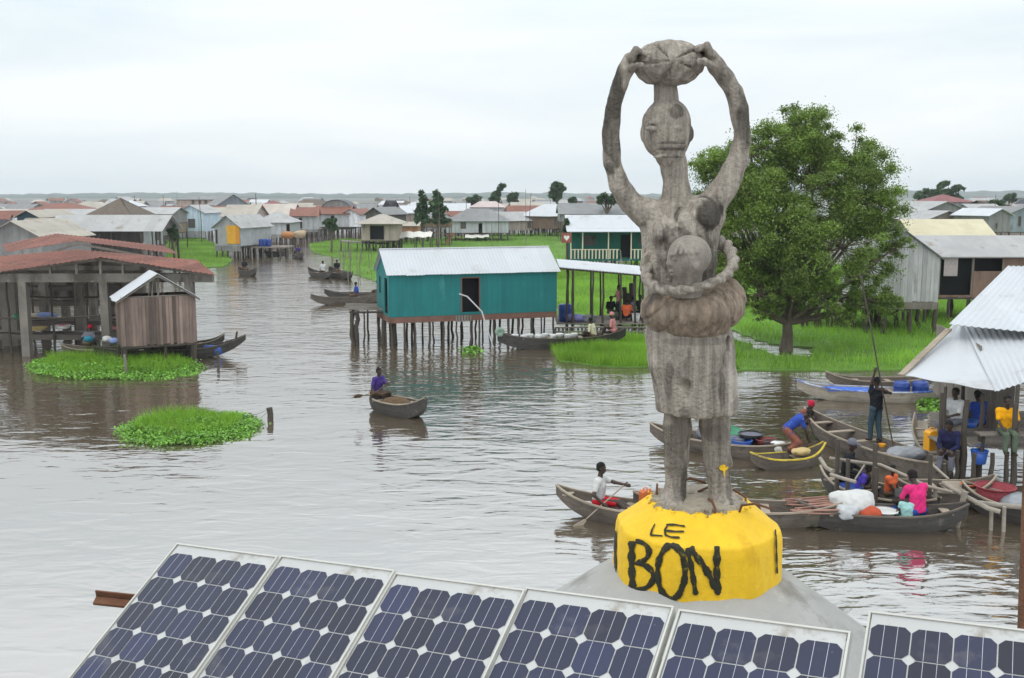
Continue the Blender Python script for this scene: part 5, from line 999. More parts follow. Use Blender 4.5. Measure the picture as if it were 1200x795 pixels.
# ------------------------------------------------------------ boats
def boat(label, pa, pb, beam=.85, depth=.36, m=None, rise=(.30, .22), thw=(-.55, -.15, .3, .62), z=.0, name='wooden_canoe', draft=.06, goods=None, sharp=(.05, .14), rail=None, group=None, dz=.25):
    """long plank canoe between two photo points of its end tips"""
    A_ = G(*pa, z+depth+rise[0]*.8); B2 = G(*pb, z+depth+rise[1]*.8); d = B2-A_; d.z = 0; L = d.length; c = (A_+B2)/2; c.z = z; m = m or BOATW
    rt = root(name, c, label, 'canoe', group, math.atan2(d.y, d.x)); n = 26; sec = []
    for i in range(n+1):
        s = -1+2*i/n; k = 0 if s < 0 else 1; e = abs(s); w_ = beam/2*((1-e**2.4)*(1-sharp[k])+sharp[k]); rz = rise[k]*e**3.2
        wb = w_*(.62 if e < .93 else .7); sec.append((s*L/2*(1 if e < .97 else .97 if False else 1), w_, wb, -draft+rz*1.25+(.12*e**6), depth+rz))
    mb = MB(); vs = []; t = .028
    for (x, w_, wb, zb, zt) in sec:
        zm = (zb+zt)/2; wm_ = (w_*.58+wb*.42)*1.03; zf = max(zb+.03, .03 if abs(x) < L*.42 else zb+.03)
        vs += [(x, -w_, zt), (x, -wm_, zm), (x, -wb, zb), (x, wb, zb), (x, wm_, zm), (x, w_, zt), (x, w_-t, zt), (x, max(.004, wm_-t), zm), (x, max(.003, wb-t*.5), zf), (x, -max(.003, wb-t*.5), zf), (x, -max(.004, wm_-t), zm), (x, -(w_-t), zt)]
    fs = []; K = 12
    for i in range(n):
        for k in range(K): q = i*K; fs.append((q+k, q+K+k, q+K+(k+1) % K, q+(k+1) % K))
    fs += [tuple(range(K-1, -1, -1)), tuple(n*K+k for k in range(K))]; mb.add(vs, fs); mb.build('hull', m, rt)
    for sgn in (-1, 1):
        g = MB(); ww = .022
        for i in range(n):
            a, b = sec[i], sec[i+1]; g.beam((a[0], sgn*(a[1]), a[4]+.002), (b[0]+.004, sgn*(b[1]), b[4]+.002), ww*2, .035)
        g.build('gunwale', rail or LWOOD, rt)
    for s in thw:
        x = s*L/2; e = abs(s); w_ = beam/2*((1-e**2.4)*.9+.08); rz = rise[s > 0]*e**3.2; g = MB(); g.bb(x-.09, x+.09, -w_+.02, w_-.02, depth+rz-.085, depth+rz-.055); g.build('thwart', LWOOD, rt)
    g = MB(); k = -1
    for s in (-.35, .05, .45):
        g.tube([(s*L/2, -beam*.27, .05), (s*L/2+.02, 0, .06), (s*L/2, beam*.27, .05)], .02, 5)
    g.build('rib', BOATD, rt)
    rt['L'] = L; del rt['L']
    return rt, L, depth
def onboat(b, s, y=0, z=.08):
    rt, L, dp = b; v = Matrix.Rotation(rt.rotation_euler.z, 3, 'Z') @ Vector((s*L/2, y, z)); return rt.location+v
# ------------------------------------------------------------ people
def ik(a, b, l1, l2, hint):
    a = np.array(a, float); b = np.array(b, float); d = b-a; D = np.linalg.norm(d)
    if D > (l1+l2)*.995: b = a+d/D*(l1+l2)*.995; d = b-a; D = np.linalg.norm(d)
    x = (l1*l1-l2*l2+D*D)/(2*D); hh = math.sqrt(max(0, l1*l1-x*x)); u = d/D; h_ = np.array(hint, float); h_ = h_-u*(h_@u); h_ /= max(1e-6, np.linalg.norm(h_)); return a+u*x+h_*hh, b
def V3(*a): return np.array(a, float)
def person(label, loc, face, pelvis=.10, lean=(0, 0), turn=0, head=(0.15, 0), hL=None, hR=None, fL=None, fR=None, shirt=None, sleeve=.5, bottom=None, blen='shorts', wrap=False, hat=None, hair=True, scale=1.0, vox=.012, kneehint=(.3, 0, 1), elbL=(-.5, .6, -.6), elbR=(-.5, -.6, -.6), skin=None, cat='person', grp=None, detail=False, wide=1.0):
    """figure in metres facing +x; pelvis height, lean=(forward, sideways) of the spine; hands/feet given relative to the ground point below the pelvis"""
    skin = skin or SKIN; sp = V3(lean[0], lean[1], 1); sp /= np.linalg.norm(sp); ca, sa_ = math.cos(turn), math.sin(turn); lat = V3(-sa_, ca, 0); lat = lat-sp*(lat@sp); lat /= np.linalg.norm(lat); fw = np.cross(lat, sp)
    P = V3(0, 0, pelvis); ch = P+sp*.30; nk = P+sp*.50; hd = sp*.6+V3(0, 0, .4)+fw*head[0]*.8+lat*head[1]; hd /= np.linalg.norm(hd); Hc = nk+hd*.175; hf = fw-hd*(fw@hd); hf = hf/np.linalg.norm(hf); hl = np.cross(hd, hf)
    sh = {1: nk-sp*.06+lat*.175*wide, -1: nk-sp*.06-lat*.175*wide}; hp = {1: P+V3(0, .085, -.01), -1: P+V3(0, -.085, -.01)}
    hands = {1: hL if hL is not None else (.3, .15, pelvis+.12), -1: hR if hR is not None else (.3, -.15, pelvis+.12)}; feet = {1: fL if fL is not None else (.55, .12, .03), -1: fR if fR is not None else (.55, -.12, .03)}
    el = {}; wr = {}; kn = {}; an = {}
    for s in (1, -1): el[s], wr[s] = ik(sh[s], hands[s], .28, .25, elbL if s > 0 else elbR); kn[s], an[s] = ik(hp[s], feet[s], .42, .41, kneehint)
    pts = [P, Hc+hd*.2, nk, *el.values(), *wr.values(), *kn.values(), *an.values()]; lo = np.min(pts, 0)-.26; hi = np.max(pts, 0)+.26
    mr = .62*vox
    def torso(g, inf=0, k=.05):
        g.cap(P+lat*.055, ch+lat*.075*wide, .092+inf, .098+inf, k); g.cap(P-lat*.055, ch-lat*.075*wide, .092+inf, .098+inf, k); g.cap(ch+lat*.05, sh[1]-lat*.02, .095+inf, .056+inf, k); g.cap(ch-lat*.05, sh[-1]+lat*.02, .095+inf, .056+inf, k); g.cap(sh[1], sh[-1], .055+inf, .055+inf, k)
    b = SDF(lo, hi, vox); torso(b); b.cap(nk-sp*.05, nk+hd*.08, .055, .048, .03); b.ell
    b.cap(Hc-hd*.045+hf*.018, Hc+hd*.028-hf*.008, .066, .092, .02); b.cap(Hc-hd*.07+hf*.045, Hc-hd*.055+hf*.05, .032, .03, .02)
    b.cap(Hc+hf*.082+hd*.0, Hc+hf*.098-hd*.022, .011, .016, .008); b.cap(Hc+hf*.083-hd*.053-hl*.018, Hc+hf*.083-hd*.053+hl*.018, .010, .010, .006)
    for s in (1, -1):
        b.cap(Hc+hl*.080*s-hd*.01, Hc+hl*.086*s+hd*.018, .013, .015, .008); b.cap(Hc+hf*.078+hl*.03*s+hd*.022, Hc+hf*.078+hl*.045*s+hd*.02, .014, .012, .01)
        b.cap(sh[s], el[s], .048, .037, .02); b.cap(el[s], wr[s], .037, .026, .015)
        f = wr[s]-el[s]; f /= np.linalg.norm(f); nrm = np.cross(f, V3(0, 0, 1)); nrm = nrm if np.linalg.norm(nrm) > .1 else V3(0, 1, 0); nrm /= np.linalg.norm(nrm); up = np.cross(nrm, f)
        pc_ = wr[s]+f*.085; b.cap(wr[s], wr[s]+f*.07, .028, .034, .015)
        for q in range(4):
            o = up*(q-1.5)*.020; ln = (.034, .042, .038, .030)[q]; a0 = wr[s]+f*.075+o; a1 = a0+f*ln+nrm*.008*s; a2 = a1+(f*.4-nrm*.9*s)*ln*.9; b.cap(a0, a1, max(.010, mr), max(.009, mr), .006); b.cap(a1, a2, max(.009, mr), max(.008, mr), .004)
        t0 = wr[s]+f*.02+up*.022; t1 = t0+(f*.55+up*.75)*.04; t2 = t1+(f*.7-nrm*.5*s)*.03; b.cap(t0, t1, max(.012, mr), max(.010, mr), .008); b.cap(t1, t2, max(.010, mr), max(.009, mr), .004)
        b.cap(hp[s], kn[s], .078, .056, .03); b.cap(kn[s], kn[s]*.55+an[s]*.45, .055, .052, .02); b.cap(kn[s]*.55+an[s]*.45, an[s], .052, .034, .02)
        sh_ = an[s]-kn[s]; tf = V3(1, .15*s, -.1) if abs(sh_[2]) > .25 else V3(.5, .1*s, .55); tf /= np.linalg.norm(tf); b.cap(an[s]-tf*.04-V3(0, 0, .01), an[s]+tf*.13-V3(0, 0, .02), .036, .030, .02)
    rt = root('person', loc, label, cat, grp, face); rt.scale = (scale,)*3
    b.build('body', skin, rt)
    if hair and hat is None or detail:
        g = SDF(Hc-.16, Hc+.18, vox*.8); g.cap(Hc-hd*.02-hf*.018, Hc+hd*.036-hf*.016, .082, .094, .01); p_ = Hc+hf*.045; q_ = hf*.8-hd*.55; q_ /= np.linalg.norm(q_); g.cut(p_, q_); g.cut(Hc-hd*.05, -hd)
        if hat is None: g.build('hair', HAIR, rt)
    if hat is not None:
        g = SDF(Hc-.3, Hc+.3, vox); 
        if hat[0] == 'brim': g.cap(Hc+hd*.05, Hc+hd*.10, .098, .085, .01); g.ell(Hc+hd*.06, (.22, .22, .018), .02)
        elif hat[0] == 'cap': g.cap(Hc+hd*.02-hf*.01, Hc+hd*.05-hf*.01, .097, .099, .01); g.cap(Hc+hf*.09+hd*.05, Hc+hf*.15+hd*.035, .03, .03, .02); g.cut(Hc+hd*.015, -hd)
        else: g.cap(Hc+hd*.03-hf*.02, Hc+hd*.07-hf*.03, .105, .10, .01); g.cap(Hc+hd*.06-hf*.1, Hc+hd*.05-hf*.13, .05, .04, .03); g.cut(Hc+hd*.02+hf*.02, (hf*.5-hd)/1.12)
        g.build('hat' if hat[0] != 'wrap' else 'headscarf', hat[1], rt)
    if shirt is not None:
        g = SDF(lo, hi, vox); torso(g, .016); g.cap(P-V3(0, 0, .02)+lat*.05, P-lat*.05-V3(0, 0, .02), .112, .112, .03)
        X, Y, Z = g.grid(); g.d = (g.d+.005*np.sin(X*40+Z*31)*np.sin(Y*37+Z*12)).astype(np.float32); g.cut(nk+sp*.02, sp*.9+fw*.43); g.cut(P-sp*.045, -sp)
        for s in (1, -1):
            if sleeve > 0:
                e1 = sh[s]+(el[s]-sh[s])*min(1, sleeve*1.15); g.cap(sh[s], e1, .064, .058 if sleeve < 1 else .05, .02)
                if sleeve > 1: g.cap(el[s], el[s]+(wr[s]-el[s])*.85, .05, .04, .015)
        g.build('shirt', shirt, rt)
    if bottom is not None:
        g = SDF(lo, hi, vox)
        for s in (1, -1):
            g.cap(P+V3(0, .05*s, 0), hp[s], .108, .108, .03)
            if blen == 'shorts': g.cap(hp[s], hp[s]+(kn[s]-hp[s])*.85, .100, .085, .03)
            else:
                g.cap(hp[s], kn[s], .098, .075, .02); g.cap(kn[s], kn[s]+(an[s]-kn[s])*(.9 if blen == 'trousers' else .6), .074, .06 if blen == 'trousers' else .09, .02)
        if wrap:
            for u in (.3, .6, .95): g.cap(hp[1]+(kn[1]-hp[1])*u, hp[-1]+(kn[-1]-hp[-1])*u, .10, .10, .08)
            for u in (.3, .6): g.cap(kn[1]+(an[1]-kn[1])*u, kn[-1]+(an[-1]-kn[-1])*u, .085, .085, .06)
        X, Y, Z = g.grid(); g.d = (g.d+.005*np.sin(X*33+Z*21)*np.sin(Y*35)).astype(np.float32); g.cut(P+sp*.075, sp)
        g.build('wrapper' if wrap else blen if blen == 'shorts' else 'trousers', bottom, rt)
    R3 = Matrix.Rotation(face, 3, 'Z'); tw = lambda v: Vector(loc)+R3 @ (Vector(v)*scale)
    return rt, {k: tw(v) for k, v in dict(wL=wr[1], wR=wr[-1], head=Hc, P=P, eL=el[1]).items()}
def pole(label, pts, r=.02, m=None, name='pole', cat='pole', blade=None, taper=.8):
    c = Vector(pts[0]); mb = MB(); q = [Vector(p)-c for p in pts]; mb.tube(q, [r*(1-(1-taper)*i/(len(q)-1)) for i in range(len(q))], 7); o = mb.build(name, m or WOOD, None, c); tag(o, label, cat)
    if blade:
        b = MB(); d = (q[-1]-q[-2]).normalized(); sd_ = d.cross(Vector((0, 1, .2))).normalized(); t_ = d.cross(sd_); e0 = q[-1]-d*.05; b.slab([e0-sd_*.03, e0+sd_*.03, e0+sd_*.085+d*.25, e0+sd_*.06+d*.42, e0-sd_*.06+d*.42, e0-sd_*.085+d*.25], .018, t_); b.build('blade', m or WOOD, o)
    return o
def tub(label, loc, r, h, m, name='basin', cat='basin', rim=True, fill=None, grp=None, tilt=(0, 0), handle=False):
    rt = root(name, loc, label, cat, grp); rt.rotation_euler = (tilt[0], tilt[1], 0); mb = MB(); mb.lathe([(.01, 0), (r*.78, 0), (r*.82, .02), (r, h), (r*.96, h), (r*.76, .03), (.01, .03)], 22); mb.build('shell', m, rt)
    if rim: mb = MB(); mb.lathe([(r*.97, h-.006), (r*1.07, h-.004), (r*1.07, h+.010), (r*.97, h+.012)], 22); mb.build('rim', m, rt)
    if fill: mb = MB(); mb.lathe([(r*.9, h*.75), (r*.7, h*.95), (r*.3, h*1.15), (.01, h*1.2)], 14); mb.build('contents', fill, rt)
    if handle: mb = MB(); mb.tube([(math.cos(a)*r, .02, h-.01+math.sin(a)*r*.8) for a in [PI*i/10 for i in range(11)]], .006, 5); mb.build('handle', m, rt)
    return rt
def drum(label, loc, r, h, m, grp=None, name='drum', cat='drum', rz=0, lay=None):
    rt = root(name, loc, label, cat, grp, rz); 
    if lay: rt.rotation_euler = (PI/2, 0, lay)
    mb = MB(); mb.lathe([(.01, 0), (r*.92, 0), (r, .03), (r, h*.3), (r*1.03, h*.33), (r, h*.36), (r, h*.64), (r*1.03, h*.67), (r, h*.7), (r, h-.05), (r*.85, h-.01), (.01, h)], 20); mb.build('barrel', m, rt); mb = MB(); mb.lathe([(r*.25, h-.01), (r*.25, h+.035), (.01, h+.04)], 10, (r*.35, 0, 0)); mb.build('cap', m, rt); return rt
def jerry(label, loc, m, rz=0, grp=None, s=1, tilt=0):
    rt = root('jerrycan', loc, label, 'jerrycan', grp, rz); rt.rotation_euler = (tilt, 0, rz); mb = MB(); w_, d_, h_ = .13*s, .08*s, .36*s
    prof = [(-w_, 0), (w_, 0), (w_, h_*.8), (w_*.3, h_), (-w_*.75, h_), (-w_, h_*.9)]; mb.slab([(x, -d_, z) for x, z in prof], 2*d_, (0, 1, 0)); mb.build('can', m, rt); mb = MB(); mb.lathe([(.03*s, 0), (.03*s, .05*s), (.001, .055*s)], 10, (w_*.7, 0, h_*.9)); mb.build('cap', m, rt); mb = MB(); mb.tube([(-w_*.6, 0, h_), (-w_*.5, 0, h_+.05*s), (w_*.1, 0, h_+.05*s), (w_*.2, 0, h_)], .012*s, 6); mb.build('handle', m, rt); return rt
def sack(label, loc, r, m, name='sack', cat='sack', seed=0, vox=.02, flat=.7):
    h = max(r); s = SDF((-h*1.5,)*3, (h*1.5,)*3, max(vox, h*.045)); s.ell((0, 0, r[2]*.9), r, 0); rg_ = random.Random(seed)
    for _ in range(6): s.ell((rg_.uniform(-.6, .6)*r[0], rg_.uniform(-.6, .6)*r[1], r[2]*rg_.uniform(.5, 1.5)), (r[0]*.5, r[1]*.5, r[2]*.5), .08)
    X, Y, Z = s.grid(); s.d = (s.d+.012*np.sin(X*23+seed)*np.sin(Y*27)*np.sin(Z*31)).astype(np.float32); s.cut((0, 0, 0), (0, 0, -1)); o = s.build(name, m); o.location = loc; return tag(o, label, cat)
BLUEP = plastic('blue', (.02, .09, .38)); BLUED = plastic('deep_blue', (.015, .05, .25)); REDP = plastic('red', (.42, .03, .03)); BLACKP = plastic('black', (.015, .015, .017)); GREENP = plastic('green', (.03, .22, .11)); YELP = plastic('yellow', (.75, .34, .01)); WHITEP = plastic('white', (.62, .62, .60)); GREYP = plastic('grey', (.22, .23, .25)); ORP = plastic('orange', (.50, .12, .03)); ENAM = plastic('maroon', (.22, .035, .03))
WHITEC = cloth('white', (.50, .495, .48)); REDC = cloth('red', (.52, .02, .03)); BLUEC = mat('cloth_royal_blue', (.03, .065, .30), rough=.95, spec=.1, noise=(9, .2), stain=((.35, .38, .45), 9, .62, 1), bump=(35, .3)); BLKC = cloth('black', (.018, .02, .024)); JEAN = cloth('faded_jeans', (.045, .075, .10)); PINKC = cloth('hot_pink', (.60, .03, .16)); ORC = cloth('orange_red', (.62, .13, .05)); YELC = cloth('golden', (.72, .33, .01)); OLIVE = cloth('olive', (.10, .13, .09)); NAVY = cloth('navy', (.02, .022, .06)); PURP = cloth('purple', (.06, .035, .17)); PATT = mat('cloth_patterned_brown', (.24, .09, .06), rough=.95, spec=.1, noise=(9, .2), stain=[((.05, .06, .18), 8, .55, 1), ((.45, .36, .25), 13, .60, 1)], bump=(35, .3)); CYANC = cloth('pale_cyan', (.30, .52, .50)); GREYC = cloth('grey', (.14, .14, .17)); PINKL = cloth('pale_pink', (.50, .22, .22)); BROWNC = cloth('brown', (.12, .08, .05))
# --- white shirt paddler left of the base
bA = boat('grey plank canoe of the paddler in red shorts, half hidden by the base', (652, 571), (868, 600), beam=.92, thw=(-.86, -.2, .5), rise=(.26, .2), depth=.34)
rz = bA[0].rotation_euler.z; pt = AT(697, 583, G(700, 592, .25).y); pl_ = onboat(bA, -.52, .02, .10)
who, J = person('man in a white shirt and bright red shorts paddling the canoe beside the yellow base', pl_, rz+.05, pelvis=.24, lean=(.06, 0), hL=(.55, .02, .62), hR=(.18, -.30, .28), fL=(.78, .06, .04), fR=(.75, -.12, .04), shirt=WHITEC, sleeve=.55, bottom=REDC, blen='shorts', vox=.008, head=(.12, 0), elbR=(-.6, -.5, -.2), elbL=(.1, .3, -1), detail=True, scale=1.06)
a = J['wL']; b = J['wR']; d = (b-a).normalized(); pole('wooden paddle in the hands of the man in red shorts', [a-d*.06, b, b+d*.55], .016, LWOOD, 'paddle', 'paddle', blade=True)
sack('small white bag tucked behind the paddler in red shorts', onboat(bA, -.66, .0, .08), (.17, .14, .12), WHITEC, seed=2)
jerry('orange can lying in the canoe against the yellow base', AT(757, 594, onboat(bA, 0).y), ORP, rz=.5)
# --- canoe right behind the base
bB = boat('broad empty canoe passing behind the yellow base with one pale seat plank', (742, 578), (994, 588), beam=.95, thw=(-.2, .25, .6), rise=(.2, .26), depth=.34, m=BOATW)
bC = boat('long dark canoe of the woman in the pink shirt', (935, 589), (1134, 592), beam=.85, thw=(-.6, .75), rise=(.18, .2), depth=.36, m=BOATD, rail=BOATW)
# wood bundle and sacks in it
wb_ = root('firewood_bundle', onboat(bC, -.72, .05, .36), 'bundle of reddish firewood sticks across the canoe by the white sack', 'firewood'); rr = random.Random(4); mb = MB()
for i in range(26): a = Vector((rr.uniform(-.75, -.35), rr.uniform(-.3, .3), rr.uniform(-.02, .12))); b = a+Vector((rr.uniform(.9, 1.2), rr.uniform(-.15, .15), rr.uniform(0, .14))); mb.tube([a, b], rr.uniform(.012, .026), 5)
mb.build('sticks', cloth('reddish_stick', (.33, .19, .15)), wb_)
sack('big white sack humped on the firewood in the dark canoe', onboat(bC, -.34, .12, .30), (.46, .34, .22), WHITEC, seed=5)
sack('clear grey plastic bag below the big white sack', onboat(bC, -.45, -.18, .22), (.22, .2, .2), mat('clear_bag', (.42, .43, .44), rough=.25, spec=.6), seed=8)
sack('red and brown cloth bundle at the foot of the white sack', onboat(bC, -.2, -.12, .18), (.26, .2, .17), cloth('brick_red', (.40, .08, .04)), seed=9)
tub('flat white tray in the canoe in front of the child in cyan', onboat(bC, .03, 0, .30), .26, .07, WHITEP, fill=WHITEC)
person('woman in a hot pink shirt sitting with her back turned in the canoe', onboat(bC, .42, -.02, .12), PI*.62, pelvis=.26, lean=(.22, 0), hL=(.4, .2, .35), hR=(.42, -.1, .35), fL=(.5, .1, .02), fR=(.5, -.1, .02), shirt=PINKC, sleeve=.6, bottom=BLUEC, wrap=True, blen='skirt', vox=.011, head=(.55, 0), wide=1.15, scale=1.05)
person('small child in a pale cyan shirt leaning on the woman in pink', onboat(bC, .28, -.1, .1), PI*.45, pelvis=.2, lean=(.12, 0), shirt=CYANC, sleeve=.3, bottom=CYANC, vox=.011, scale=.68, head=(.4, 0), wrap=True, blen='skirt')
# --- goods canoe behind statue legs (D)
bD = boat('goods canoe loaded with tubs behind the statue legs', (762, 497), (928, 520), beam=1.0, thw=(-.5, .1), rise=(.18, .18), depth=.36)
tub('bright blue plastic tub in the goods canoe right of the statue leg', onboat(bD, .36, -.16, .2), .27, .25, BLUEP)
tub('shallow black basin at the back of the goods canoe', onboat(bD, .40, .28, .42), .32, .13, BLACKP, fill=GREYC); tub('dark red enamel basin in the goods canoe', onboat(bD, .62, .2, .34), .26, .13, ENAM)
tub('black bucket at the end of the goods canoe', onboat(bD, .74, .0, .22), .22, .26, BLACKP); tub('grey metal pot beside the blue tub', onboat(bD, .24, .1, .2), .24, .24, GREYP, fill=GREYC)
tub('green lidded bowl at the back of the goods canoe', onboat(bD, .14, .26, .4), .30, .12, GREENP, tilt=(.5, .2)); sack('clear plastic bag of goods beside the bending woman', onboat(bD, .84, -.05, .22), (.2, .16, .17), WHITEP, seed=3)
sack('pile of grey cloth seen between the statue legs', onboat(bD, -.1, 0, .25), (.4, .3, .25), GREYC, seed=12); tub('white bucket seen between the statue legs', onboat(bD, .02, .1, .3), .17, .3, WHITEP)
# --- bending woman and yellow board
bE = boat('short canoe end with a yellow painted tip below the bending woman', (880, 532), (966, 521), beam=.75, thw=(.3,), rise=(.16, .30), depth=.28, m=BOATW, rail=mat('worn_yellow_paint', (.55, .42, .05), noise=(5, .3), stain=((.2, .15, .1), 4, .55, 1)))
person('woman in a blue shirt and patterned wrapper bending over at the yellow tipped canoe', onboat(bD, .92, .05, .25), -.2, pelvis=.62, lean=(1.15, 0), head=(.7, 0), hL=(.62, .15, .12), hR=(.65, -.12, .12), fL=(.05, .12, .02), fR=(0, -.12, .02), shirt=BLUEC, sleeve=.6, bottom=PATT, wrap=True, blen='skirt', vox=.011, wide=1.1, elbL=(.3, .5, -.6), elbR=(.3, -.5, -.6), hat=None)
sack('straw coloured basket lump on the yellow tipped board', onboat(bE, .35, 0, .28), (.24, .16, .1), cloth('straw', (.50, .38, .18)), seed=6, name='straw_bundle', cat='bundle')
# --- big canoe F with the punter
bF = boat('big grey canoe carrying the man with the long punting pole', (944, 480), (1112, 545), beam=1.15, thw=(-.72, -.45, -.1, .35), rise=(.3, .15), depth=.42)
person('person in a dark red headscarf crouching in the big canoe beside the bending woman', onboat(bF, -.93, -.28, .12), -.9, pelvis=.22, lean=(.5, 0), head=(.5, 0), shirt=PATT, sleeve=.6, bottom=PATT, wrap=True, blen='skirt', vox=.012, hat=('wrap', cloth('crimson', (.42, .02, .05))), scale=.95)
mp_ = onboat(bF, -.08, .0, .36); pt_ = AT(1008, 322, mp_.y+.1); pb_2 = AT(1047, 524, mp_.y-.35); ph1 = pt_.lerp(pb_2, .50); ph2 = pt_.lerp(pb_2, .67); F_ = PI*.62
def rel(p, o, f): v = Matrix.Rotation(-f, 3, 'Z') @ (Vector(p)-Vector(o)); return (v.x, v.y, v.z)
mp_.x = AT(1025, 515, mp_.y).x
who, J = person('man in black shirt and dark jeans standing and pushing a long pole', mp_, F_, pelvis=.90, lean=(.05, 0), head=(.1, -.1), hL=rel(ph1, mp_, F_), hR=rel(ph2, mp_, F_), fL=(.06, .10, .06), fR=(-.08, -.10, .06), shirt=BLKC, sleeve=.5, bottom=JEAN, blen='trousers', vox=.010, kneehint=(1, 0, .1), elbL=(.2, .6, .2), elbR=(-.2, -.8, -.3), hat=('cap', BLKC), detail=False)
top_ = AT(1008, 322, mp_.y+.2); bot_ = AT(1047, 522, mp_.y-.3); pole('very long dark punting pole held by the man in black', [pt_, pt_.lerp(pb_2, .3)+Vector((.015, 0, 0)), ph1, ph2, pb_2+(pb_2-pt_)*.12], .022, DWOOD, 'punting_pole')
sack('dark grey tarpaulin bundle in the big canoe right of the standing man', onboat(bF, .45, .1, .22), (.5, .26, .18), GREYP, seed=15, name='tarpaulin_bundle', cat='bundle'); tub('small orange bowl on the dark tarpaulin', onboat(bF, .22, -.1, .42), .09, .08, YELP)
# --- blue-white canoe G and grey one H
bG = boat('long canoe with a blue and white painted rim holding two blue drums', (934, 447), (1116, 456), beam=.95, thw=(-.3, .2), rise=(.24, .12), depth=.38, m=BOATL, rail=mat('blue_white_rim', (.55, .58, .64), noise=None, stain=((.04, .10, .42), 1.1, .47, 1)))
mb = MB(); o_ = bG[0]
for k in range(12): a = -.62+k*.055; mb.bb(a*bG[1]/2, (a+.0553)*bG[1]/2, -.40, .36, .345, .37)
mb.build('blue_deck', mat('faded_blue_paint', (.05, .13, .48), noise=(3, .3), stain=((.35, .38, .45), 2.5, .58, 1)), o_)
drum('left blue plastic drum standing in the blue rimmed canoe', onboat(bG, .36, 0, .2), .26, .48, BLUED, 'blue drums in the blue rimmed canoe'); drum('right blue plastic drum standing in the blue rimmed canoe', onboat(bG, .60, .02, .2), .26, .50, BLUED, 'blue drums in the blue rimmed canoe')
boat('weathered grey canoe moored against the grass behind the blue rimmed one', (968, 437), (1092, 441), beam=.9, rise=(.28, .16), m=BOATW, thw=(-.4, .2))
# --- white boat I end-on
bI = boat('bleached pale canoe pointing end on at the viewer left of the yellow jerrycans', (1081, 486), (1112, 541), beam=.9, thw=(-.6, -.1, .4), rise=(.22, .15), depth=.36, m=BOATL, sharp=(.45, .2))
jerry('tall yellow jerrycan standing beside the shed posts', AT(1092, 527, 24.6), YELP, .3, 'yellow jerrycans', 1.35); jerry('shorter tilted yellow jerrycan just right of the tall one', AT(1101, 528, 24.8), YELP, 1.2, 'yellow jerrycans', 1.0, .25)
# --- J boats under the pole rails
bJ = boat('dark crowded canoe moored inside the rough pole rails', (962, 548), (1100, 586), beam=1.1, thw=(-.75, -.2, .6), rise=(.26, .16), depth=.38, m=BOATD)
person('dark clothed person in a pale cap sitting at the left end of the crowded canoe', onboat(bJ, -.62, .18, .12), -.5, pelvis=.34, lean=(.12, 0), shirt=BLKC, sleeve=1.2, bottom=BLKC, blen='trousers', vox=.012, hat=('cap', GREYC), fL=(.45, .1, .0), fR=(.45, -.1, .0), scale=1.08)
person('child in a violet blue top crouching beside the person in the pale cap', onboat(bJ, -.36, .1, .1), -.3, pelvis=.2, lean=(.35, 0), shirt=cloth('violet', (.07, .05, .34)), sleeve=.5, bottom=BLKC, vox=.012, scale=.8, head=(.4, 0))
person('child in an orange red top sitting in the middle of the crowded canoe', onboat(bJ, .12, .22, .12), -.9, pelvis=.26, lean=(.1, 0), shirt=ORC, sleeve=.4, bottom=BROWNC, vox=.012, scale=.8, hR=(.35, -.05, .3), hL=(.3, .1, .3))
drum('dark oil drum lying in the crowded canoe behind the woman in pink', onboat(bJ, .34, -.1, .34), .22, .62, BLACKP, lay=1.2); tub('dark basin at the left end of the crowded canoe', onboat(bJ, -.35, -.22, .24), .26, .16, BLUED)
sack('pale bundle beside the dark oil drum', onboat(bJ, .62, .0, .25), (.25, .2, .16), GREYC, seed=21)
bK = boat('flat ended canoe with a plank deck under the navy clad man', (1050, 562), (1166, 560), beam=1.0, thw=(-.2, .1, .4), rise=(.16, .28), depth=.40, m=BOATW)
mb = MB()
for k in range(7): mb.bb(.05, bK[1]*.40, -.36+k*.105, -.27+k*.105, .40, .425)
mb.build('foredeck', LWOOD, bK[0])
bK2 = onboat(bK, .35, 0, .42); tb2 = tub('little heap of orange peppers on the plank deck', bK2+Vector((0.1, -.1, .02)), .17, .05, ORP, fill=ORP, name='pepper_tray', cat='tray')
person('man in a navy shirt and grey trousers sitting at the posts above the plank deck', AT(1112, 548, 23.6), -2.2, pelvis=.42, lean=(.3, 0), shirt=NAVY, sleeve=1.2, bottom=GREYC, blen='trousers', fL=(.42, .14, .03), fR=(.45, -.12, .03), hL=(.42, .1, .5), hR=(.42, -.1, .5), vox=.012, head=(.4, 0))
bL = boat('dark canoe at the bottom right with a red net tub in it', (1128, 566), (1290, 598), beam=1.05, thw=(-.5, .3), rise=(.2, .2), depth=.38, m=BOATD)
tub('wide red net tub in the dark canoe at the bottom right', onboat(bL, -.52, .1, .22), .40, .36, mat('red_net', (.24, .045, .055), noise=(30, .4)), name='net_tub', cat='tub'); sack('dark grey bundle right of the red net tub', onboat(bL, -.15, .0, .2), (.36, .3, .16), GREYP, seed=30)
tub('small bright blue bucket hanging by the shed deck above the red net tub', AT(1147, 543, 23.3), .19, .30, BLUEP, 'bucket', 'bucket', handle=True)
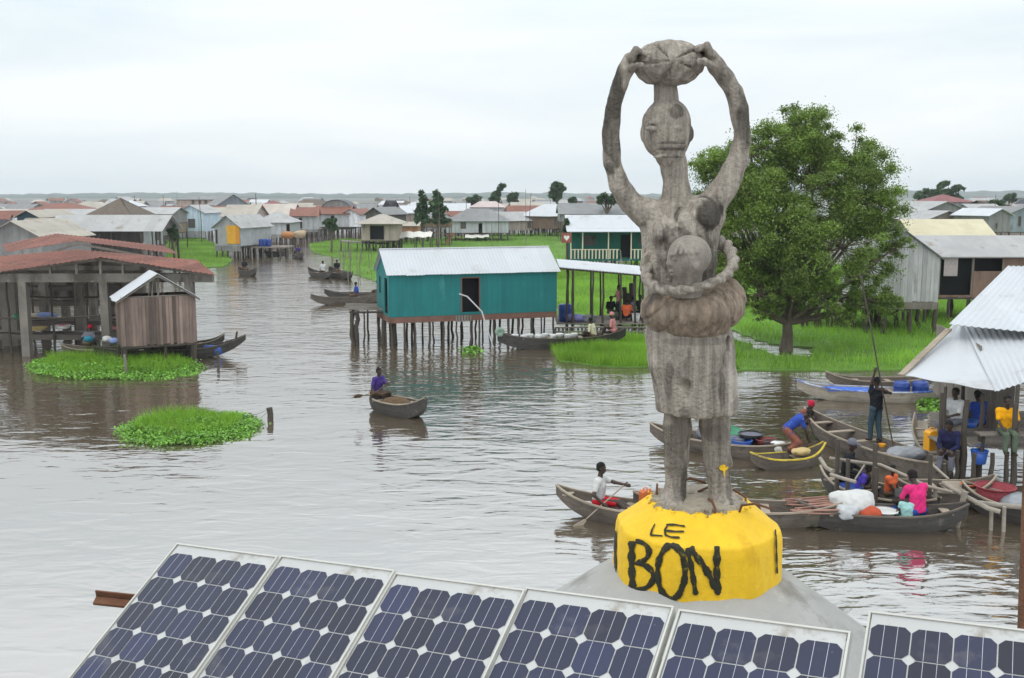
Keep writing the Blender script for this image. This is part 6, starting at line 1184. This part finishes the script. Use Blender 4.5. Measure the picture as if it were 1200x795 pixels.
# --- people on the shed deck
DK = .95
def deck(px, py, z=DK): return G(px, py, z)
pY = AT(1177, 524, 23.3); person('man in a golden yellow shirt seated on the edge of the shed deck', pY-Vector((0, 0, .0)), -1.75, pelvis=.42, lean=(.02, 0), shirt=YELC, sleeve=.6, bottom=OLIVE, blen='trousers', fL=(.42, .10, -.02), fR=(.42, -.10, -.02), hL=(.34, .16, .50), hR=(.36, -.14, .50), vox=.010, wide=1.04, head=(.1, 0), detail=True, kneehint=(.5, 0, 1))
bn = root('bench', pY+Vector((.0, .05, 0)), 'rough plank bench under the man in the yellow shirt', 'bench'); mb = MB(); mb.bb(-.6, .8, -.12, .22, .27, .31); mb.build('seat', WOOD, bn)
for x in (-.5, .7): stilt(bn, x, .05, -1.6, .27, .05, 'leg')
pW = AT(1118, 515, 24.6); person('man in a white shirt standing at the back of the shed deck between the posts', pW+Vector((0, 0, 0)), -2.7, pelvis=.50, lean=(.05, 0), shirt=cloth('off_white', (.52, .52, .52)), sleeve=.7, bottom=GREYC, blen='trousers', fL=(.35, .1, .0), fR=(.35, -.1, .0), hL=(.35, .1, .62), hR=(.35, -.1, .6), vox=.011)
pB = AT(1146, 508, 25.2); person('person in deep blue sitting with back turned beside the shed wall', pB, 1.9, pelvis=.30, lean=(.1, 0), shirt=BLUEC, sleeve=.4, bottom=NAVY, blen='trousers', vox=.012, head=(.1, 0.1)); 
cr_ = root('crate_seat', pW+Vector((0, .0, 0)), 'wooden box under the man in the white shirt', 'crate'); mb = MB()
for z_ in (0, .12, .24):
    mb.bb(-.22, .22, -.2, -.18, z_+.01, z_+.11); mb.bb(-.22, .22, .18, .2, z_+.01, z_+.11); mb.bb(-.22, -.2, -.18, .18, z_+.01, z_+.11); mb.bb(.2, .22, -.18, .18, z_+.01, z_+.11)
mb.bb(-.22, .22, -.2, .2, .365, .385); mb.build('box', WOOD, cr_)
tub('blue basin on the shed deck between the white shirt and the blue clad person', AT(1134, 500, 24.7), .24, .16, BLUEP)
# --- pole rails
pr = root('pole_rail', G(1040, 580), 'rough rail of crooked grey poles on short posts around the moored canoes', 'railing'); O2 = pr.location
def W(px, py, d): return AT(px, py, d)-O2
GP = mat('grey_driftwood', (.28, .245, .205), grain=((6, 6, 6), .3), noise=(2, .3), bump=(25, .4))
for i, (pts, r_) in enumerate(((((972, 537, 21.9), (1000, 541, 21.7), (1032, 545, 21.4), (1060, 557, 21.0), (1086, 570, 20.7), (1116, 577, 20.4)), .038), (((961, 537, 22.3), (968, 548, 22.0), (976, 553, 21.6)), .045), (((973, 556, 21.3), (988, 561, 21.1), (1003, 565, 20.9)), .04), (((1104, 566, 20.9), (1128, 580, 20.5), (1158, 596, 20.1), (1172, 600, 20)), .05), (((1143, 589, 20.5), (1170, 592, 20.4), (1215, 596, 20.3)), .055), (((1092, 544, 21.8), (1105, 556, 21.5), (1112, 562, 21.3)), .03), (((1002, 562, 21.2), (1013, 545, 21.5)), .02))):
    mb = MB(); mb.tube([W(*p) for p in pts], r_, 7); mb.build('rail_pole', GP, pr)
for (px, py, pb_, d, r_) in ((982, 515, 562, 21.6, .05), (994, 538, 570, 21.3, .045), (1026, 520, 575, 21.3, .05), (1027, 548, 580, 21.0, .045), (1091, 533, 590, 20.9, .045), (1162, 595, 634, 20.2, .04), (1177, 594, 634, 20.1, .04), (1131, 576, 612, 20.4, .06), (1096, 571, 590, 20.7, .04)):
    t = W(px, py, d); bo = Vector((t.x-(0.25 if px == 1131 else 0), t.y, -.6)); mb = MB(); mb.tube([bo, (t+bo)*.5+Vector((.02, 0, 0)), t], r_, 7); mb.build('post', GP if py > 560 else DWOOD, pr)
# --- middle distance boats
bM = boat('small open canoe of the paddler in purple in the middle of the canal', (433, 460), (499, 468), beam=1.0, thw=(-.5, .2), rise=(.12, .28), depth=.42, m=BOATD)
b_ = onboat(bM, -.70, .0, .16); who, J = person('paddler in a purple shirt at the rear of the canoe in mid canal', b_, bM[0].rotation_euler.z+.1, pelvis=.42, lean=(.1, 0), shirt=PURP, sleeve=.6, bottom=BROWNC, hL=(.42, .02, .72), hR=(.12, -.42, .38), fL=(.4, .12, .02), fR=(.4, -.12, .02), vox=.013, elbR=(-.5, -.6, -.3))
a = J['wL']; b = J['wR']; e_ = AT(423, 464, b.y-.5); pole('paddle of the purple shirted paddler dipping left', [a, b, e_], .02, BROWNC, 'paddle', 'paddle', blade=True)
sack('dark heap of nets in the canoe in mid canal', onboat(bM, -.05, 0, .12), (.5, .28, .2), BROWNC, seed=33, name='net_heap', cat='nets')
bN = boat('long dark motor canoe moored beneath the teal house and pavilion', (583, 391), (733, 386), beam=1.2, thw=(-.6, -.2, .3, .7), rise=(.25, .35), depth=.5, m=BOATD, rail=BOATW)
person('person in a pale shirt sitting low in the dark canoe under the pavilion', onboat(bN, .50, 0, .3), 2.6, pelvis=.25, lean=(.3, 0), shirt=cloth('pale_yellow', (.50, .48, .32)), sleeve=.8, bottom=BROWNC, vox=.02); person('person in pale pink at the right end of the dark canoe under the pavilion', onboat(bN, .82, 0, .5), 2.8, pelvis=.25, lean=(.2, 0), shirt=PINKL, sleeve=.8, bottom=PINKL, vox=.02, hair=False, hat=('wrap', PINKL))
mb = MB(); mb.lathe([(.0, -.1), (.2, -.1), (.21, .05), (.09, .07), (.07, .03), (0, .03)], 16); rt = root('outboard_wheel', onboat(bN, -.97, -.1, .78), 'pale green round fan like wheel on the left tip of the dark canoe', 'wheel'); o = mb.build('disc', mat('pale_green_paint', (.22, .30, .24)), rt); rt.rotation_euler = (PI/2, 0, .3)
for i in range(9): tag(sack('', onboat(bN, -.72+i*.115, .15*(-1)**i, .42), (.16, .14, .16), WHITEC if i % 3 else WHITEP, seed=40+i, name='bundle', cat='bundle', vox=.03), label=['tall', 'squat', 'lumpy'][i % 3]+' white bundle, '+['first', 'second', 'third', 'fourth', 'fifth', 'sixth', 'seventh', 'eighth', 'ninth'][i]+' from the left in the dark canoe', group='white bundles in the dark canoe under the teal house')
# pavilion people and goods
pd = lambda px, y=49.8: Vector((AT(px, 380, y).x, y, .66))
person('man in an orange shirt sitting with his back turned under the pavilion', pd(734, 49.6), 1.2, pelvis=.3, lean=(.1, 0), shirt=ORC, sleeve=.6, bottom=BLKC, vox=.02)
person('woman in a dark wrapper sitting just right of the man in orange', pd(742, 50.4), 2.6, pelvis=.35, lean=(.1, 0), shirt=GREYC, sleeve=.6, bottom=BLKC, wrap=True, blen='skirt', vox=.02)
person('seated person in black at the middle of the pavilion floor', pd(715, 50.8), -1.2, pelvis=.35, lean=(.1, 0), shirt=BLKC, sleeve=.6, bottom=OLIVE, wrap=True, blen='skirt', vox=.02)
person('bare backed person standing in a blue wrapper under the pavilion roof', pd(725, 50.6), -2.8, pelvis=.9, lean=(.02, 0), shirt=PINKL, sleeve=.3, bottom=NAVY, wrap=True, blen='skirt', fL=(.05, .1, .06), fR=(-.05, -.1, .06), kneehint=(1, 0, 0), hL=(.15, .3, .9), hR=(.3, -.2, 1.1), vox=.02)
person('shadowy person seated by the right pole of the pavilion', pd(750, 50.8), -1.8, pelvis=.4, lean=(.1, 0), shirt=BLKC, sleeve=.8, bottom=BLKC, blen='trousers', vox=.02)
drum('blue plastic barrel at the left corner of the pavilion deck', pd(662, 49.7), .32, .85, BLUED); tub('white bucket near the right end of the pavilion deck', pd(745, 49.5), .2, .4, WHITEP, 'bucket', 'bucket'); sack('purple and white cloth heap right of the blue barrel', pd(674, 49.5), (.5, .3, .2), cloth('lilac', (.20, .19, .40)), seed=50, name='cloth_heap', cat='cloth'); tub('grey washing basin on the pavilion deck by the second pole', pd(690, 49.5), .38, .3, GREYP)
for i, (px, h_) in enumerate(((731, 1.5), (735, 1.2), (739, 1.7))): 
    p = pd(px, 51.6); mb = MB(); mb.tube([(0, 0, 0), (.05, 0, h_*.5), (0, 0, h_)], .12, 8); o = mb.build('upright_log', DWOOD, None, p); tag(o, ['short', 'shortest', 'tallest'][i]+' dark upright log stacked at the back of the pavilion', 'log', 'dark logs stacked in the pavilion')
# far boats
def fb(label, a, b, ppl=(), m=None, beam=.95, **k):
    bt = boat(label, a, b, beam=beam, thw=(-.3, .3), rise=(.3, .3), depth=.42, m=m or BOATD, rail=BOATW, **k)
    for (s, lab, c_, pel) in ppl: person(lab, onboat(bt, s, 0, .12), bt[0].rotation_euler.z+(PI if s > 0 else 0), pelvis=pel, lean=(.1, 0), shirt=c_, sleeve=.6, bottom=BROWNC, vox=.03, blen='trousers', wrap=False)
    return bt
fb('grey canoe with a lone sitter in blue moored by the far grass', (364, 346), (452, 342), ((.22, 'person in royal blue sitting in the grey canoe left of the teal house', BLUEC, .45),), BOATW)
fb('second canoe overlapping the grey one left of the teal house', (380, 340), (462, 339), ((.55, 'person in pink red bending in the canoe nearest the teal house', PINKC, .35),))
fb('dark canoe with one person, left of the pair in the canal mouth', (361, 314), (389, 318), ((.3, 'dark clad person in the left canoe of the canal mouth pair', WHITEC, .5),))
fb('loaded dark canoe, right of the pair in the canal mouth', (386, 313), (412, 319), ((-.3, 'person in black standing low in the right canoe of the canal mouth pair', BLKC, .5),), beam=1.3)
fb('tiny canoe coming down the far canal with one person', (345, 294), (354, 297), ((0, 'tiny figure in violet in the far canal canoe', PURP, .5),)); fb('small dark canoe beside the yellow cloth house', (279, 313), (300, 315), ((-.3, 'small dark figure in the canoe beside the yellow cloth house', BLKC, .5),))
fb('long narrow canoe lying along the landing under the yellow cloth house', (310, 294), (336, 291)); 
bR = boat('dark canoe whose raised prow juts out right of the plank hut', (110, 407), (288, 395), beam=1.0, thw=(-.4, .3, .55), rise=(.2, .5), depth=.4, m=BOATD, rail=BOATW); drum('blue drum lying in the prow of the canoe right of the hut', onboat(bR, .44, 0, .3), .2, .75, BLUEP, lay=1.5)
mb = MB(); mb.tube([(0, 0, 0), (.08, 0, .42)], .05, 6); o = mb.build('mooring_stick', DWOOD, None, onboat(bR, .86, 0, .62)); tag(o, 'short stick standing in the raised prow right of the plank hut', 'stick')
boat('second dark canoe tucked behind the plank hut', (170, 400), (263, 393), beam=.9, thw=(0, .4), rise=(.2, .35), depth=.4, m=BOATD)
bU = boat('cluttered low canoe under the front of the market hall', (72, 404), (152, 407), beam=.9, thw=(-.2, .3), rise=(.15, .15), depth=.32, m=BOATW)
person('person with a crimson head cloth bending in the cluttered canoe under the market hall', onboat(bU, -.25, 0, .15), 1.4, pelvis=.4, lean=(.6, 0), shirt=GREYC, sleeve=.6, bottom=BROWNC, vox=.02, hat=('wrap', cloth('crimson', (.42, .02, .05))))
for (lab, px, py, d, c_) in (('small teal bundle in the cluttered canoe under the market hall', 104, 401, 42.3, cloth('teal', (.03, .18, .25))), ('small white bundle in the cluttered canoe beside the hut', 126, 401, 42.3, WHITEC), ('pale blue bundle nearest the hut in the cluttered canoe', 134, 403, 42.2, cloth('sky', (.25, .33, .6)))): sack(lab, AT(px, py, d), (.2, .15, .12), c_, seed=len(lab), name='bundle', cat='bundle', vox=.03)
tub('wide shallow straw coloured tray on the lowest beam of the market hall', AT(43, 387, 44.3), .42, .12, cloth('straw', (.50, .38, .18)), name='tray', cat='tray', fill=cloth('straw', (.50, .38, .18))); tub('white and red basin on the lowest beam of the market hall', AT(74, 385, 44.3), .32, .14, WHITEP, fill=REDC); tub('reddish basin heaped with goods beside the hut wall in the hall', AT(138, 386, 44.5), .3, .14, PINKL, fill=BROWNC)
sack('blue and cream cloth bundle on the second beam of the market hall', AT(54, 374, 47.6), (.5, .25, .16), cloth('sky', (.25, .33, .6)), seed=61, name='cloth_bundle', cat='cloth'); sack('cream cloth bundle left of the blue one in the market hall', AT(38, 374, 47.6), (.5, .25, .13), cloth('cream', (.5, .45, .36)), seed=62, name='cloth_bundle', cat='cloth'); sack('small green bag by the left front column of the market hall', AT(20, 375, 45), (.18, .15, .13), GREENP, seed=63)
# posts in the water
for (px, pt_, pb_, r_, lab) in ((255, 411, 428, .06, 'lone dark post in the water right of the large hyacinth raft'), (316, 478, 493, .10, 'thick short post beside the small hyacinth raft'), (147, 416, 440, .06, 'forked stick standing in the large hyacinth raft'), (114, 414, 422, .1, 'stub of a post at the top of the large hyacinth raft')):
    g = G(px, pb_); t = AT(px, pt_, g.y); mb = MB(); mb.tube([(0, 0, -.5), (.03, 0, t.z*.5), (0, 0, t.z)], [r_, r_*.9, r_*.95], 8); tag(mb.build('mooring_post', DWOOD if px != 147 else WOOD, None, (g.x, g.y, 0)), lab, 'post')
g = G(316, 493); mb = MB(); mb.tube([(0, 0, .35), (-.4, .05, .18), (-.95, .1, .1)], .008, 4); mb.tube([(0, 0, .3), (-.35, .1, .02), (-.8, .15, .0)], .008, 4); tag(mb.build('mooring_rope', GREYC, None, (g.x, g.y, 0)), 'slack thin rope from the thick short post to the hyacinth raft', 'rope')
rs = random.Random(8)
ORS = ['leftmost', 'second', 'third', 'fourth', 'fifth', 'sixth', 'seventh', 'eighth', 'ninth', 'tenth', 'eleventh', 'twelfth', 'thirteenth', 'fourteenth', 'fifteenth', 'sixteenth', 'seventeenth', 'eighteenth', 'nineteenth', 'twentieth']; kk_ = 0
for i, px in enumerate(sorted(rs.uniform(398, 452) for _ in range(22))):
    kk_ = kk_+1 if (i and (px > 425) == pside) else 0; pside = px > 425; g = G(px, rs.uniform(300, 334)); mb = MB(); h_ = rs.uniform(1.0, 2.0); mb.tube([(0, 0, -.4), (rs.uniform(-.1, .1), 0, h_*.5), (rs.uniform(-.15, .15), 0, h_)], .04, 5); side = 'nearest the teal roof' if px > 425 else 'on the canal side'
    tag(mb.build('thin_stick', WOOD, None, (g.x, g.y, 0)), f'{ORS[kk_]} thin stick from the left in the marsh grass {side}', 'stick', f'sticks in the marsh grass {side}')
rk = root('stick_rack', (AT(414, 288, 122).x, 122, 0), 'grey plank landing on thin posts in front of the beige hipped house', 'platform'); mb = MB(); mb.slab([(-1.6, 0, 1.3), (3.6, 0, .95), (3.6, 2.2, 1.0), (-1.6, 2.2, 1.35)], .1); mb.build('deck', WOOD, rk)
for x in (-1.5, -.6, .4, 1.5, 2.6, 3.5): stilt(rk, x, .1, -.5, 1.25-.07*x, .07, 'post')
ld = root('landing', (AT(312, 290, 112).x, 112, 0), 'low dark plank landing beside the yellow cloth house with blue drums on it', 'platform'); mb = MB(); mb.bb(-2.2, 2.4, 0, 3, 1.0, 1.15); mb.build('deck', WOOD, ld)
for x in (-2.1, -1.2, -.3, .6, 1.5, 2.3): stilt(ld, x, .1, -.5, 1.0, .09, 'post'); stilt(ld, x, 2.8, -.5, 1.0, .09, 'post')
for i, px in enumerate((306, 310, 315)): drum(['leftmost', 'middle', 'rightmost'][i]+' of the three blue drums on the canal landing', Vector((AT(px, 290, 112.5).x, 112.6, 1.15)), .26, .8, BLUED, 'blue drums on the canal landing')
for i, (px, py, dd, c_, lab) in enumerate(((337, 276, 118, cloth('dull_orange', (.42, .20, .09)), 'orange tarpaulin heap on the canal bank'), (351, 275, 120, cloth('peach', (.42, .32, .22)), 'peach coloured tarpaulin heap right of the orange one'))): sack(lab, AT(px, py+4, dd), (.75, .5, .45), c_, seed=70+i, name='tarpaulin_heap', cat='tarpaulin', vox=.06)
